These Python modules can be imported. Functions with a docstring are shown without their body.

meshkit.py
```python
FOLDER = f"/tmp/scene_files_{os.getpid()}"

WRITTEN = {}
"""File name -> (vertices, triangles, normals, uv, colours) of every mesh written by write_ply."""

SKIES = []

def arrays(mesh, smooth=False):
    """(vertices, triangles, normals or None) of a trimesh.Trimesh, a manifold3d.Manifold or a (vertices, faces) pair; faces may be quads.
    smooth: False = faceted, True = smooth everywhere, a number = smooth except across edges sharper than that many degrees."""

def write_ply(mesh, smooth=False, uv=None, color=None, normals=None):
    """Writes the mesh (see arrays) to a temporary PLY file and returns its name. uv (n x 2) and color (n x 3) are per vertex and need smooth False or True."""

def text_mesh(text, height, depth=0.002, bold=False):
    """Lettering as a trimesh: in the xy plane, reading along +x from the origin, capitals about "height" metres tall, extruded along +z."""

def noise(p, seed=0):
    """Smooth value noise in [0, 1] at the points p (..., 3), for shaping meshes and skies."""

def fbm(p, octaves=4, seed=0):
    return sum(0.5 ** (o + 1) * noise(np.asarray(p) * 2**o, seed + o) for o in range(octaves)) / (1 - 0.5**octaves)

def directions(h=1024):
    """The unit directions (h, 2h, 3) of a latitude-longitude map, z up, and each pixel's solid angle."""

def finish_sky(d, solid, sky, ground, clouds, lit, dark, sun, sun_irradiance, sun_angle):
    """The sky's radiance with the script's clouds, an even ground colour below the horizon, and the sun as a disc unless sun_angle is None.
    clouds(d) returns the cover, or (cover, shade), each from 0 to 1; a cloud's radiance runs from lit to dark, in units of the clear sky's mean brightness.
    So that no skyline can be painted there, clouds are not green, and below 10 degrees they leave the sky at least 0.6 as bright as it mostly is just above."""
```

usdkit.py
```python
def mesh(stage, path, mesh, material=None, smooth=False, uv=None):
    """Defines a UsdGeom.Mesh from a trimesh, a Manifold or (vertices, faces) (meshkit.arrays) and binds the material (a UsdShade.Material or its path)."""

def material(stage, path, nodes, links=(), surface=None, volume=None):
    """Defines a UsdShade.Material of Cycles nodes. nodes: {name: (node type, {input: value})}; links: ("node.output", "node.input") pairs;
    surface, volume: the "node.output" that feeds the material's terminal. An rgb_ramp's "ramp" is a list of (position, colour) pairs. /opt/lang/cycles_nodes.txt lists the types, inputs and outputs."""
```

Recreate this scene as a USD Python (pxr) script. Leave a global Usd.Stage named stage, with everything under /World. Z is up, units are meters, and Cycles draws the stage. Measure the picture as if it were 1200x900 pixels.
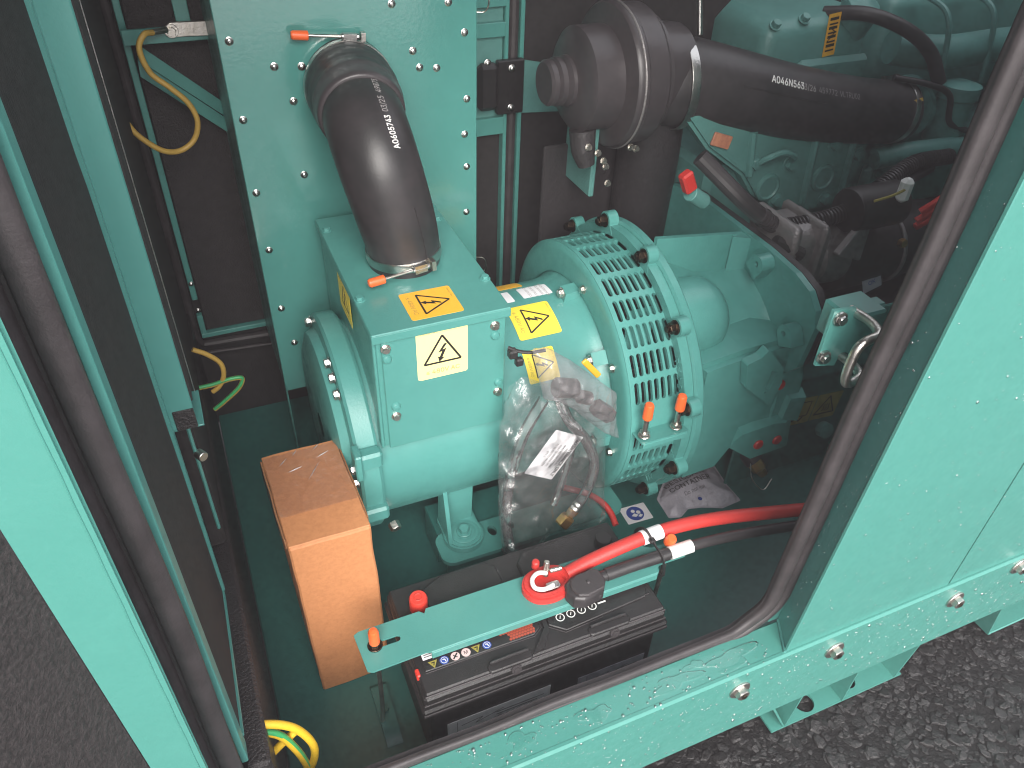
import math, numpy as np, trimesh, usdkit, meshkit
import manifold3d as m3
from shapely.geometry import Polygon, Point, box as sbox, LineString
from shapely import affinity
from shapely.ops import unary_union
from scipy.spatial import Delaunay
from pxr import Usd, UsdGeom, UsdLux, UsdShade, Gf, Sdf

stage = Usd.Stage.CreateInMemory()
UsdGeom.SetStageUpAxis(stage, 'Z'); UsdGeom.SetStageMetersPerUnit(stage, 1.0)
UsdGeom.Xform.Define(stage, '/World'); UsdGeom.Scope.Define(stage, '/World/Looks')

# ------------------------------------------------------------------ camera, sky, sun, exposure
cam = UsdGeom.Camera.Define(stage, '/World/camera')
cam.CreateHorizontalApertureAttr(36.0); cam.CreateFocalLengthAttr(27.457)
cam.CreateClippingRangeAttr((0.02, 1000.0))
EXPOSURE = 1.9
cam.CreateExposureAttr(EXPOSURE)
RIGHT = (0.92029686, -0.39004661, 0.03028759)
DOWN = (-0.22470202, -0.59037099, -0.77522325)
FWD = (0.32025412, 0.70662984, -0.63096083)
EYE = (-0.1212122, -0.49233913, 1.09771156)
cam.AddTransformOp().Set(Gf.Matrix4d(*RIGHT, 0, *[-a for a in DOWN], 0, *[-a for a in FWD], 0, *EYE, 1))

SUN_EL, SUN_AZ = math.radians(36), math.radians(195)      # azimuth from +y towards +x; the light comes from in front of the open side
sd = (math.cos(SUN_EL) * math.sin(SUN_AZ), math.cos(SUN_EL) * math.cos(SUN_AZ), math.sin(SUN_EL))
dome = UsdLux.DomeLight.Define(stage, '/World/sky')
skym = usdkit.material(stage, '/World/Looks/sky', {
    's': ('sky_texture', {'sky_type': 'single_scattering', 'sun_disc': False, 'sun_elevation': SUN_EL, 'sun_rotation': SUN_AZ, 'aerosol_density': 6.0, 'ozone_density': 1.0}),
    'g': ('mix_color', {'blend_type': 'mix', 'fac': 0.8, 'b': (5.2, 5.3, 5.5), 'use_clamp': False}),
    'b': ('background_shader', {'strength': 0.085})}, [('s.color', 'g.a'), ('g.result', 'b.color')], surface='b.background')
UsdShade.MaterialBindingAPI.Apply(dome.GetPrim()).Bind(skym)
dome.GetPrim().SetCustomDataByKey('kind', 'structure')
sun = UsdLux.DistantLight.Define(stage, '/World/sun')
sun.CreateNormalizeAttr(True); sun.CreateIntensityAttr(0.40); sun.CreateAngleAttr(45.0); sun.CreateColorAttr((1.0, 0.98, 0.95))
zz = np.array(sd); xx = np.cross([0, 0, 1], zz); xx /= np.linalg.norm(xx); yy = np.cross(zz, xx)
sun.AddTransformOp().Set(Gf.Matrix4d(*xx, 0, *yy, 0, *zz, 0, 0, 0, 5, 1))

# ------------------------------------------------------------------ helpers
used = {}
def numbered(parent, name):
    k = used.get((parent, name), -1) + 1; used[(parent, name)] = k
    return f'{parent}/{name}' if k == 0 else f'{parent}/{name}_{k:03d}'
origin = {}
def tag(p, label=None, cat=None, group=None, kind=None):
    for k, v in (('label', label), ('category', cat), ('group', group), ('kind', kind)):
        if v: p.SetCustomDataByKey(k, v)
def thing(name, label, cat, loc=(0, 0, 0), group=None, kind=None):
    path = numbered('/World', name)
    x = UsdGeom.Xform.Define(stage, path); x.AddTranslateOp().Set(Gf.Vec3d(*loc))
    tag(x.GetPrim(), label, cat, group, kind); origin[path] = np.array(loc, float)
    return path
def part(parent, name, mesh, mat, label=None, smooth=35, kind=None):
    if isinstance(mesh, (list, tuple)) and not (len(mesh) == 2 and isinstance(mesh[0], np.ndarray)):
        mesh = cat_(*mesh)
    if hasattr(mesh, 'to_mesh'):
        m = mesh.to_mesh(); mesh = trimesh.Trimesh(m.vert_properties[:, :3], m.tri_verts, process=False)
    o = origin[parent]; path = numbered(parent, name)
    mm = trimesh.Trimesh(np.array(mesh.vertices) - o, np.array(mesh.faces), process=False)
    usdkit.mesh(stage, path, mm, '/World/Looks/' + mat, smooth=smooth)
    origin[path] = o
    if label or kind: tag(stage.GetPrimAtPath(path), label=label, kind=kind)
    return path
def solo(name, mesh, mat, label, cat, smooth=35, group=None, kind=None):
    if isinstance(mesh, (list, tuple)): mesh = cat_(*mesh)
    path = numbered('/World', name); origin[path] = np.zeros(3)
    usdkit.mesh(stage, path, mesh, '/World/Looks/' + mat, smooth=smooth)
    tag(stage.GetPrimAtPath(path), label, cat, group, kind)
    return path
def cat_(*ms):
    out = []
    for m in ms:
        if hasattr(m, 'to_mesh'):
            q = m.to_mesh(); m = trimesh.Trimesh(q.vert_properties[:, :3], q.tri_verts, process=False)
        out.append(trimesh.Trimesh(np.array(m.vertices), np.array(m.faces), process=False))
    return trimesh.util.concatenate(out)
def hull(p): return trimesh.convex.convex_hull(np.asarray(p, float))
def box(x0, x1, y0, y1, z0, z1, b=0.0015):
    b = min(b, (x1 - x0) * .45, (y1 - y0) * .45, (z1 - z0) * .45)
    p = []
    for sx in (0, 1):
        for sy in (0, 1):
            for sz in (0, 1):
                X, Y, Z = (x0, x1)[sx], (y0, y1)[sy], (z0, z1)[sz]
                dx, dy, dz = (b, -b)[sx], (b, -b)[sy], (b, -b)[sz]
                p += [(X, Y + dy, Z + dz), (X + dx, Y, Z + dz), (X + dx, Y + dy, Z)]
    return hull(p)
def unit(v): v = np.asarray(v, float); return v / np.linalg.norm(v)
def frame(o, u, v):
    u = unit(u); v = np.asarray(v, float); v = unit(v - u * (u @ v)); n = np.cross(u, v)
    M = np.eye(4); M[:3, 0], M[:3, 1], M[:3, 2], M[:3, 3] = u, v, n, o
    return M
def put(m, M):
    if hasattr(m, 'to_mesh'): m = cat_(m)
    m = m.copy(); m.apply_transform(M); return m
def basis(n):
    n = unit(n); a = np.array([0, 0, 1.]) if abs(n[2]) < .9 else np.array([1., 0, 0])
    u = unit(np.cross(a, n)); return u, np.cross(n, u)
def prism(poly, h, M=None, z0=0.0):
    gs = getattr(poly, 'geoms', [poly])
    m = trimesh.util.concatenate([trimesh.creation.extrude_polygon(g, h, engine='earcut') for g in gs if g.area > 1e-12])
    m.apply_translation((0, 0, z0))
    return put(m, M) if M is not None else m
def rrect(w, h, r, cx=0, cy=0, n=6):
    return sbox(cx - w / 2 + r, cy - h / 2 + r, cx + w / 2 - r, cy + h / 2 - r).buffer(r, quad_segs=n)
def bevelprism(poly, h, b, M=None, z0=0.0):
    """a plate with chamfered top edge"""
    a = prism(poly, h - b, None, z0)
    inner = poly.buffer(-b, join_style=1)
    P = np.array(poly.exterior.coords)[:-1]
    if len(poly.interiors) == 0 and poly.convex_hull.area - poly.area < 1e-9:
        Q = np.array(inner.exterior.coords)[:-1]
        top = hull([(x, y, z0 + h - b) for x, y in P] + [(x, y, z0 + h) for x, y in Q])
        base = prism(poly, h - b, None, z0)
        m = hull([(x, y, z0) for x, y in P] + [(x, y, z0 + h - b) for x, y in P] + [(x, y, z0 + h) for x, y in Q])
    else:
        m = cat_(a, prism(inner, b, None, z0 + h - b - 1e-5))
    return put(m, M) if M is not None else m
def spline(pts, n=8, closed=False):
    p = np.asarray(pts, float)
    if closed: q = np.vstack([p[-1], p, p[0], p[1]])
    else: q = np.vstack([2 * p[0] - p[1], p, 2 * p[-1] - p[-2]])
    out = []
    for i in range(1, len(q) - 2):
        a, b, c, d = q[i - 1:i + 3]
        # centripetal Catmull-Rom
        t0 = 0; t1 = t0 + max(np.linalg.norm(b - a) ** .5, 1e-6); t2 = t1 + max(np.linalg.norm(c - b) ** .5, 1e-6); t3 = t2 + max(np.linalg.norm(d - c) ** .5, 1e-6)
        for t in np.linspace(t1, t2, n, endpoint=False):
            A1 = (t1 - t) / (t1 - t0) * a + (t - t0) / (t1 - t0) * b; A2 = (t2 - t) / (t2 - t1) * b + (t - t1) / (t2 - t1) * c
            A3 = (t3 - t) / (t3 - t2) * c + (t - t2) / (t3 - t2) * d
            B1 = (t2 - t) / (t2 - t0) * A1 + (t - t0) / (t2 - t0) * A2; B2 = (t3 - t) / (t3 - t1) * A2 + (t - t1) / (t3 - t1) * A3
            out.append((t2 - t) / (t2 - t1) * B1 + (t - t1) / (t2 - t1) * B2)
    if not closed: out.append(p[-1])
    return np.array(out)
def frames(P, closed=False, up=None):
    P = np.asarray(P, float); n = len(P)
    if closed: T = np.roll(P, -1, 0) - np.roll(P, 1, 0)
    else: T = np.gradient(P, axis=0)
    T /= np.linalg.norm(T, axis=1, keepdims=True)
    U = np.zeros_like(P)
    U[0] = basis(T[0])[0] if up is None else unit(np.asarray(up, float) - T[0] * (T[0] @ np.asarray(up, float)))
    for i in range(1, n):
        u = U[i - 1] - T[i] * (U[i - 1] @ T[i]); U[i] = u / np.linalg.norm(u)
    return T, U, np.cross(T, U)
def sweep(P, prof, closed=False, up=None, cap=True, fixed=None, scale=None):
    """prof: (k,2) closed outline in the (U, V) frame; fixed: a constant U"""
    P = np.asarray(P, float); prof = np.asarray(prof, float); k = len(prof); n = len(P)
    T, U, V = frames(P, closed, up)
    if fixed is not None:
        U = np.tile(unit(fixed), (n, 1)); V = np.cross(T, U); V /= np.linalg.norm(V, axis=1, keepdims=True)
    s = np.ones(n) if scale is None else np.asarray(scale)
    X = (P[:, None] + s[:, None, None] * (prof[None, :, :1] * U[:, None] + prof[None, :, 1:] * V[:, None])).reshape(-1, 3)
    F = []
    for i in range(n if closed else n - 1):
        a, b = i * k, ((i + 1) % n) * k
        for j in range(k):
            j2 = (j + 1) % k
            F += [(a + j, a + j2, b + j2), (a + j, b + j2, b + j)]
    m = trimesh.Trimesh(X, F, process=False)
    if cap and not closed:
        c = len(X); X = np.vstack([X, P[:1], P[-1:]])
        F += [(c, (j + 1) % k, j) for j in range(k)] + [(c + 1, (n - 1) * k + j, (n - 1) * k + (j + 1) % k) for j in range(k)]
        m = trimesh.Trimesh(X, F, process=False)
    return m
def circle(r, n): a = np.arange(n) * 2 * math.pi / n; return np.stack([r * np.cos(a), r * np.sin(a)], 1)
def tube(pts, r, n=12, smooth=8, closed=False, scale=None):
    P = spline(pts, smooth, closed) if smooth else np.asarray(pts, float)
    if np.ndim(r): 
        scale = np.interp(np.linspace(0, 1, len(P)), np.linspace(0, 1, len(r)), r); r = 1.0
    return sweep(P, circle(r, n), closed, scale=scale)
def lathe(prof, o, axis, n=40, closed=False):
    """prof: (radius, height) rows"""
    prof = np.asarray(prof, float); u, v = basis(axis); w = unit(axis); a = np.arange(n) * 2 * math.pi / n
    X = np.asarray(o, float) + prof[:, None, :1] * (np.cos(a)[None, :, None] * u + np.sin(a)[None, :, None] * v) + prof[:, None, 1:] * w
    X = X.reshape(-1, 3); F = []; m = len(prof)
    for i in range(m if closed else m - 1):
        for j in range(n):
            A, B, Cc, D = i * n + j, i * n + (j + 1) % n, ((i + 1) % m) * n + (j + 1) % n, ((i + 1) % m) * n + j
            F += [(A, B, Cc), (A, Cc, D)]
    return trimesh.Trimesh(X, F, process=False)
def cyl(a, b, r, n=20, ch=0.0008):
    a, b = np.asarray(a, float), np.asarray(b, float); L = np.linalg.norm(b - a); ch = min(ch, r * .4, L * .4)
    return lathe([(1e-5, 0), (r - ch, 0), (r, ch), (r, L - ch), (r - ch, L), (1e-5, L)], a, b - a, n)
def hexbolt(o, n, af, h, wr=None, wh=0.0015, rot=0.3, hole=False):
    """a hex head with chamfer on a washer; o on the surface, n outwards, af = across-flats radius"""
    u, v = basis(n); n = unit(n); o = np.asarray(o, float); ms = []
    if wr: ms.append(lathe([(1e-5, 0), (wr, 0), (wr, wh * .7), (wr - wh * .3, wh), (1e-5, wh)], o, n, 20)); o = o + n * wh
    R = af / math.cos(math.pi / 6); p = []
    for k in range(6):
        a = rot + k * math.pi / 3; d = math.cos(a) * u + math.sin(a) * v
        p += [o + R * d, o + R * d + n * h * .8]
        for e in (-.25, .25):
            d2 = math.cos(a + e) * u + math.sin(a + e) * v; p.append(o + af * .97 * d2 + n * h)
    ms.append(hull(p))
    if hole: ms.append(cyl(o + n * (h - .0001), o + n * (h + h * .25), af * .45, 10))
    return cat_(*ms)
def rivet(o, n, r):
    return lathe([(r * 1.35, 0), (r * 1.35, r * .15), (r, r * .3), (r * .9, r * .7), (r * .55, r * .95), (1e-5, r)], o, n, 14)
def mapplane(m, o, u, v, lift=0.0):
    return put(m, frame(np.asarray(o, float) + 0, u, v) @ trimesh.transformations.translation_matrix((0, 0, lift)))
def mapfn(m, f, maxedge=None):
    if maxedge:
        V, F = trimesh.remesh.subdivide_to_size(np.array(m.vertices), np.array(m.faces), maxedge, max_iter=12); m = trimesh.Trimesh(V, F, process=False)
    return trimesh.Trimesh(f(np.array(m.vertices)), np.array(m.faces), process=False)
def text(s, h, depth=.0002, bold=False, center=True, sx=1.0):
    m = meshkit.text_mesh(s, h, depth, bold); m.apply_scale((sx, 1, 1))
    if center: b = m.bounds; m.apply_translation((-(b[0, 0] + b[1, 0]) / 2, -(b[0, 1] + b[1, 1]) / 2, 0))
    return m
def sheet(poly, step, f, jit=0.0, seed=0):
    """triangulated sheet over a shapely polygon, mapped by f(xy) -> xyz"""
    rng = np.random.default_rng(seed); x0, y0, x1, y1 = poly.bounds
    g = np.stack(np.meshgrid(np.arange(x0, x1, step), np.arange(y0, y1, step)), -1).reshape(-1, 2)
    g = g + rng.uniform(-jit, jit, g.shape) * step
    inn = poly.buffer(-step * .45)
    g = np.array([q for q in g if inn.contains(Point(q))]).reshape(-1, 2)
    L = poly.exterior.length; b = np.array([poly.exterior.interpolate(d).coords[0] for d in np.arange(0, L, step)])
    pts = np.vstack([b, g]); tri = Delaunay(pts).simplices
    cen = pts[tri].mean(1); big = poly.buffer(1e-7); tri = tri[[big.contains(Point(c)) for c in cen]]
    return trimesh.Trimesh(f(pts), tri, process=False)
def torus(o, n, R, r, nR=28, nr=10):
    u, v = basis(n); a = np.arange(nR) * 2 * math.pi / nR
    P = np.asarray(o, float) + R * (np.cos(a)[:, None] * u + np.sin(a)[:, None] * v)
    return sweep(P, circle(r, nr), closed=True)

# ------------------------------------------------------------------ materials
def mat(name, color, rough=.5, metal=0.0, spec=.5, bump=None, mottle=None, coat=0.0, coatr=.1, rvar=None):
    """bump: (scale, distance); mottle: (scale, second colour, amount); rvar: (scale, spread) of the roughness"""
    n = {'p': ('principled_bsdf', {'base_color': color, 'roughness': rough, 'metallic': metal, 'specular_ior_level': spec, 'coat_weight': coat, 'coat_roughness': coatr}),
         'g': ('geometry', {})}
    l = []
    if bump:
        n['bn'] = ('noise_texture', {'scale': bump[0], 'detail': 3.0, 'roughness': .6}); n['b'] = ('bump', {'strength': 1.0, 'distance': bump[1]})
        l += [('g.position', 'bn.vector'), ('bn.fac', 'b.height'), ('b.normal', 'p.normal')]
        if coat: l += [('b.normal', 'p.coat_normal')]
    if mottle:
        n['mn'] = ('noise_texture', {'scale': mottle[0], 'detail': 5.0, 'roughness': .65})
        n['mr'] = ('map_range', {'from_min': .38, 'from_max': .68, 'to_min': 0.0, 'to_max': mottle[2], 'clamp': True})
        n['mm'] = ('mix_color', {'a': color, 'b': mottle[1]})
        l += [('g.position', 'mn.vector'), ('mn.fac', 'mr.value'), ('mr.result', 'mm.fac'), ('mm.result', 'p.base_color')]
    if rvar:
        n['rn'] = ('noise_texture', {'scale': rvar[0], 'detail': 4.0})
        n['rr'] = ('map_range', {'from_min': .3, 'from_max': .7, 'to_min': rough - rvar[1], 'to_max': rough + rvar[1], 'clamp': True})
        l += [('g.position', 'rn.vector'), ('rn.fac', 'rr.value'), ('rr.result', 'p.roughness')]
    return usdkit.material(stage, '/World/Looks/' + name, n, l, surface='p.BSDF')
TEAL = (.070, .245, .219)
mat('teal_paint', TEAL, .3, bump=(300, .00012), mottle=(9, (.085, .285, .255), .6), rvar=(14, .05))
mat('teal_gloss', TEAL, .13, spec=.75, bump=(210, .00016), mottle=(7, (.084, .283, .252), .5), coat=.4, coatr=.05)
mat('teal_wet', (.068, .247, .210), .24, bump=(300, .00012), mottle=(18, (.075, .262, .224), .6), rvar=(30, .08))
mat('teal_cast', (.075, .262, .236), .32, bump=(330, .0003), mottle=(22, (.085, .285, .26), .7), rvar=(25, .06))
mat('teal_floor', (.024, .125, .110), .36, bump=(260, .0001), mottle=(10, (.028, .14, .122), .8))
mat('engine_teal', (.085, .235, .215), .4, bump=(200, .0005), mottle=(18, (.11, .265, .245), .7))
mat('foam_black', (.014, .0125, .013), .8, bump=(300, .0012), mottle=(60, (.026, .024, .024), .8))
mat('foam_textured', (.022, .019, .020), .42, bump=(330, .0030), mottle=(40, (.032, .028, .029), .6))
mat('rubber', (.032, .0275, .029), .5, bump=(420, .0003), mottle=(26, (.06, .052, .055), .7))
mat('rubber_hose', (.024, .0232, .0245), .40, bump=(300, .00015), mottle=(16, (.05, .043, .046), .7))
mat('dusty_rubber', (.042, .037, .040), .36, bump=(260, .0002), mottle=(14, (.06, .053, .057), .7))
mat('black_plastic', (.017, .016, .0165), .42, bump=(500, .0006), mottle=(30, (.027, .025, .026), .7))
mat('grey_plastic', (.045, .04, .042), .45, bump=(400, .0006))
mat('black_steel', (.02, .019, .02), .35, metal=0.3, bump=(150, .0008))
mat('dark_part', (.03, .027, .029), .45, bump=(90, .002))
mat('steel', (.55, .54, .52), .28, metal=1.0, bump=(300, .0004))
mat('zinc', (.62, .60, .56), .32, metal=1.0, bump=(240, .0006), mottle=(60, (.4, .36, .3), .6))
mat('cast_metal', (.26, .245, .245), .45, metal=.6, bump=(200, .0015))
mat('dark_bolt', (.11, .075, .05), .3, metal=1.0, bump=(200, .0008), mottle=(120, (.02, .018, .017), .9))
mat('brass', (.55, .33, .13), .33, metal=1.0, bump=(260, .0004))
mat('red_plastic', (.62, .045, .03), .38)
mat('orange_plastic', (.80, .13, .03), .38)
mat('red_cable', (.52, .040, .034), .42, bump=(300, .0004))
mat('red_plug', (.45, .03, .025), .35)
mat('yellow_label', (.80, .62, .06), .42, bump=(60, .001))
mat('pale_yellow_label', (.82, .76, .33), .42)
mat('orange_label', (.83, .42, .035), .38)
mat('olive_label', (.30, .25, .055), .5)
mat('white_label', (.82, .80, .82), .5, mottle=(30, (.74, .72, .75), .7))
mat('grey_label', (.42, .41, .47), .5)
mat('ink', (.012, .011, .011), .5)
mat('faint_ink', (.30, .22, .06), .5)
mat('blue_ink', (.035, .07, .30), .45)
mat('white_print', (.75, .74, .72), .5)
mat('grey_print', (.33, .31, .31), .5)
mat('faded_print', (.13, .12, .122), .5)
mat('hose_print', (.21, .195, .20), .5)
mat('pink_sticker', (.66, .48, .47), .5)
mat('green_wire', (.05, .38, .13), .4)
mat('yellow_wire', (.80, .50, .03), .4)
mat('dull_yellow_wire', (.52, .33, .07), .45)
mat('cardboard', (.52, .222, .09), .7, bump=(200, .0003), mottle=(150, (.43, .175, .068), .8))
mat('door_foam', (.017, .0145, .015), .6, bump=(260, .0015), mottle=(260, (.05, .043, .044), .8))
mat('cardboard_edge', (.30, .14, .06), .85, bump=(300, .001))
mat('white_plastic', (.75, .74, .72), .4)
mat('silica_bag', (.40, .375, .42), .5, bump=(70, .003))
mat('orange_tag', (.55, .24, .14), .45, mottle=(90, (.35, .12, .08), .8))
mat('red_honeycomb', (.38, .07, .04), .45)

def film(name, tint, white, gloss, rough=.06, bump=(70, .006)):
    usdkit.material(stage, '/World/Looks/' + name, {
        'g': ('geometry', {}), 'bn': ('noise_texture', {'scale': bump[0], 'detail': 3.0, 'roughness': .55, 'distortion': 1.2}), 'b': ('bump', {'strength': 1.0, 'distance': bump[1]}),
        't': ('transparent_bsdf', {'color': tint}), 'd': ('diffuse_bsdf', {'color': (.8, .78, .8)}), 's': ('glossy_bsdf', {'color': (1, 1, 1), 'roughness': rough}),
        'f': ('fresnel', {'IOR': 1.5}), 'fm': ('math', {'math_type': 'multiply_add', 'value2': gloss, 'value3': .02, 'use_clamp': True}),
        'm1': ('mix_closure', {'fac': white}), 'm2': ('mix_closure', {})},
        [('g.position', 'bn.vector'), ('bn.fac', 'b.height'), ('b.normal', 's.normal'), ('b.normal', 'f.normal'), ('f.fac', 'fm.value1'),
         ('t.BSDF', 'm1.closure1'), ('d.BSDF', 'm1.closure2'), ('m1.closure', 'm2.closure1'), ('s.BSDF', 'm2.closure2'), ('fm.value', 'm2.fac')], surface='m2.closure')
film('clear_film', (.985, .99, .99), .03, 1.0, .06, (70, .0022))
film('grey_film', (.88, .87, .89), .10, .9, .10, (60, .0015))
film('clear_tube', (.975, .98, .98), .06, 1.4, .06, (40, .0004))
film('crease_film', (.97, .97, .97), .22, 2.0, .15, (200, .001))
film('tape_film', (1, 1, 1), .015, .45, .16, (60, .0008))
usdkit.material(stage, '/World/Looks/water', {
    't': ('transparent_bsdf', {'color': (.97, .99, .985)}), 's': ('glossy_bsdf', {'color': (1, 1, 1), 'roughness': .02}), 'f': ('fresnel', {'IOR': 1.33}), 'm': ('mix_closure', {})},
    [('t.BSDF', 'm.closure1'), ('s.BSDF', 'm.closure2'), ('f.fac', 'm.fac')], surface='m.closure')
usdkit.material(stage, '/World/Looks/water_drop', {
    't': ('transparent_bsdf', {'color': (.97, .99, .985)}), 's': ('glossy_bsdf', {'color': (1, 1, 1), 'roughness': .12}), 'f': ('fresnel', {'IOR': 1.45}), 'a': ('math', {'math_type': 'multiply_add', 'value2': 1.0, 'value3': .30, 'use_clamp': True}), 'm': ('mix_closure', {})},
    [('t.BSDF', 'm.closure1'), ('s.BSDF', 'm.closure2'), ('f.fac', 'a.value1'), ('a.value', 'm.fac')], surface='m.closure')
usdkit.material(stage, '/World/Looks/asphalt', {
    'g': ('geometry', {}), 'n': ('noise_texture', {'scale': 130.0, 'detail': 5.0, 'roughness': .7}), 'v': ('voronoi_texture', {'scale': 230.0}),
    'r': ('rgb_ramp', {'ramp': [(.35, (.006, .0057, .0057)), (.6, (.008, .0076, .0076)), (.8, (.02, .019, .019))]}),
    'b': ('bump', {'strength': 1.0, 'distance': .006}), 'p': ('principled_bsdf', {'roughness': .42, 'specular_ior_level': .3})},
    [('g.position', 'n.vector'), ('g.position', 'v.vector'), ('n.fac', 'r.fac'), ('r.color', 'p.base_color'), ('n.fac', 'b.height'), ('b.normal', 'p.normal')], surface='p.BSDF')
usdkit.material(stage, '/World/Looks/asphalt_stone', {
    'g': ('geometry', {}), 'n': ('noise_texture', {'scale': 160.0, 'detail': 4.0, 'roughness': .7}),
    'r': ('rgb_ramp', {'ramp': [(0.0, (.008, .0075, .0075)), (.4, (.026, .024, .024)), (.65, (.085, .079, .077)), (.85, (.20, .188, .184)), (1.0, (.33, .312, .306))]}),
    'x': ('math', {'math_type': 'multiply_add', 'value2': .65}), 'h': ('math', {'math_type': 'multiply', 'value2': .35}),
    'b': ('bump', {'strength': 1.0, 'distance': .003}), 'p': ('principled_bsdf', {'roughness': .36})},
    [('g.position', 'n.vector'), ('n.fac', 'h.value1'), ('g.random_per_island', 'x.value1'), ('h.value', 'x.value3'), ('x.value', 'r.fac'), ('r.color', 'p.base_color'), ('n.fac', 'b.height'), ('b.normal', 'p.normal')], surface='p.BSDF')

# ------------------------------------------------------------------ the ground
rng = np.random.default_rng(7)
ground = numbered('/World', 'ground'); origin[ground] = np.zeros(3)
GZ = -.06
n_ = 60
usdkit.mesh(stage, ground, trimesh.Trimesh([(-9, -9, GZ), (9, -9, GZ), (9, 6, GZ), (-9, 6, GZ)], [(0, 1, 2), (0, 2, 3)], process=False), '/World/Looks/asphalt')
tag(stage.GetPrimAtPath(ground), 'wet dark asphalt with coarse stones under the generator', 'ground', kind='structure')
def stones(n, seed):
    r = np.random.default_rng(seed); V = []; F = []; k = 0
    for i in range(n):
        x, y = r.uniform(.2, 1.75), r.uniform(-.75, .02)
        s = float(np.clip(r.lognormal(-5.38, .48), .0014, .0125)); m = 7
        a = np.sort((np.arange(m) + r.uniform(-.32, .32, m)) * 2 * math.pi / m); rr = s * r.uniform(.72, 1.15, m); el = r.uniform(.6, 1.0); th = r.uniform(0, 3.14)
        p = np.stack([rr * np.cos(a), el * rr * np.sin(a)], 1) @ np.array([[math.cos(th), -math.sin(th)], [math.sin(th), math.cos(th)]])
        h = s * r.uniform(.12, .38); tilt = r.uniform(-.22, .22, 2)
        lay = [(1.08, -.004), (1.0, h * .55), (.74, h)]
        for f_, z in lay: V.append(np.c_[p * f_ + (x, y), GZ + z + (p * f_) @ tilt])
        V.append(np.array([[x, y, GZ + h * r.uniform(.95, 1.2)]]))
        for lv in range(2):
            for j in range(m): F += [(k + lv * m + j, k + lv * m + (j + 1) % m, k + (lv + 1) * m + (j + 1) % m), (k + lv * m + j, k + (lv + 1) * m + (j + 1) % m, k + (lv + 1) * m + j)]
        F += [(k + 2 * m + j, k + 2 * m + (j + 1) % m, k + 3 * m) for j in range(m)]; k += 3 * m + 1
    return trimesh.Trimesh(np.vstack(V), F, process=False)
usdkit.material(stage, '/World/Looks/concrete', {'g': ('geometry', {}), 'n': ('noise_texture', {'scale': 1.3, 'detail': 6.0}), 'r': ('rgb_ramp', {'ramp': [(.3, (.42, .41, .40)), (.7, (.58, .57, .55))]}), 'p': ('principled_bsdf', {'roughness': .5})}, [('g.position', 'n.vector'), ('n.fac', 'r.fac'), ('r.color', 'p.base_color'), ], surface='p.BSDF')
solo('pavement', box(-8.9, 8.9, -8.9, -2.45, GZ - .05, GZ + .012, .004), 'concrete', 'pale concrete paving across the yard in front of the generator', 'pavement', kind='structure')
part(ground, 'stones', stones(17000, 3), 'asphalt_stone', smooth=25, kind='stuff')

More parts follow.
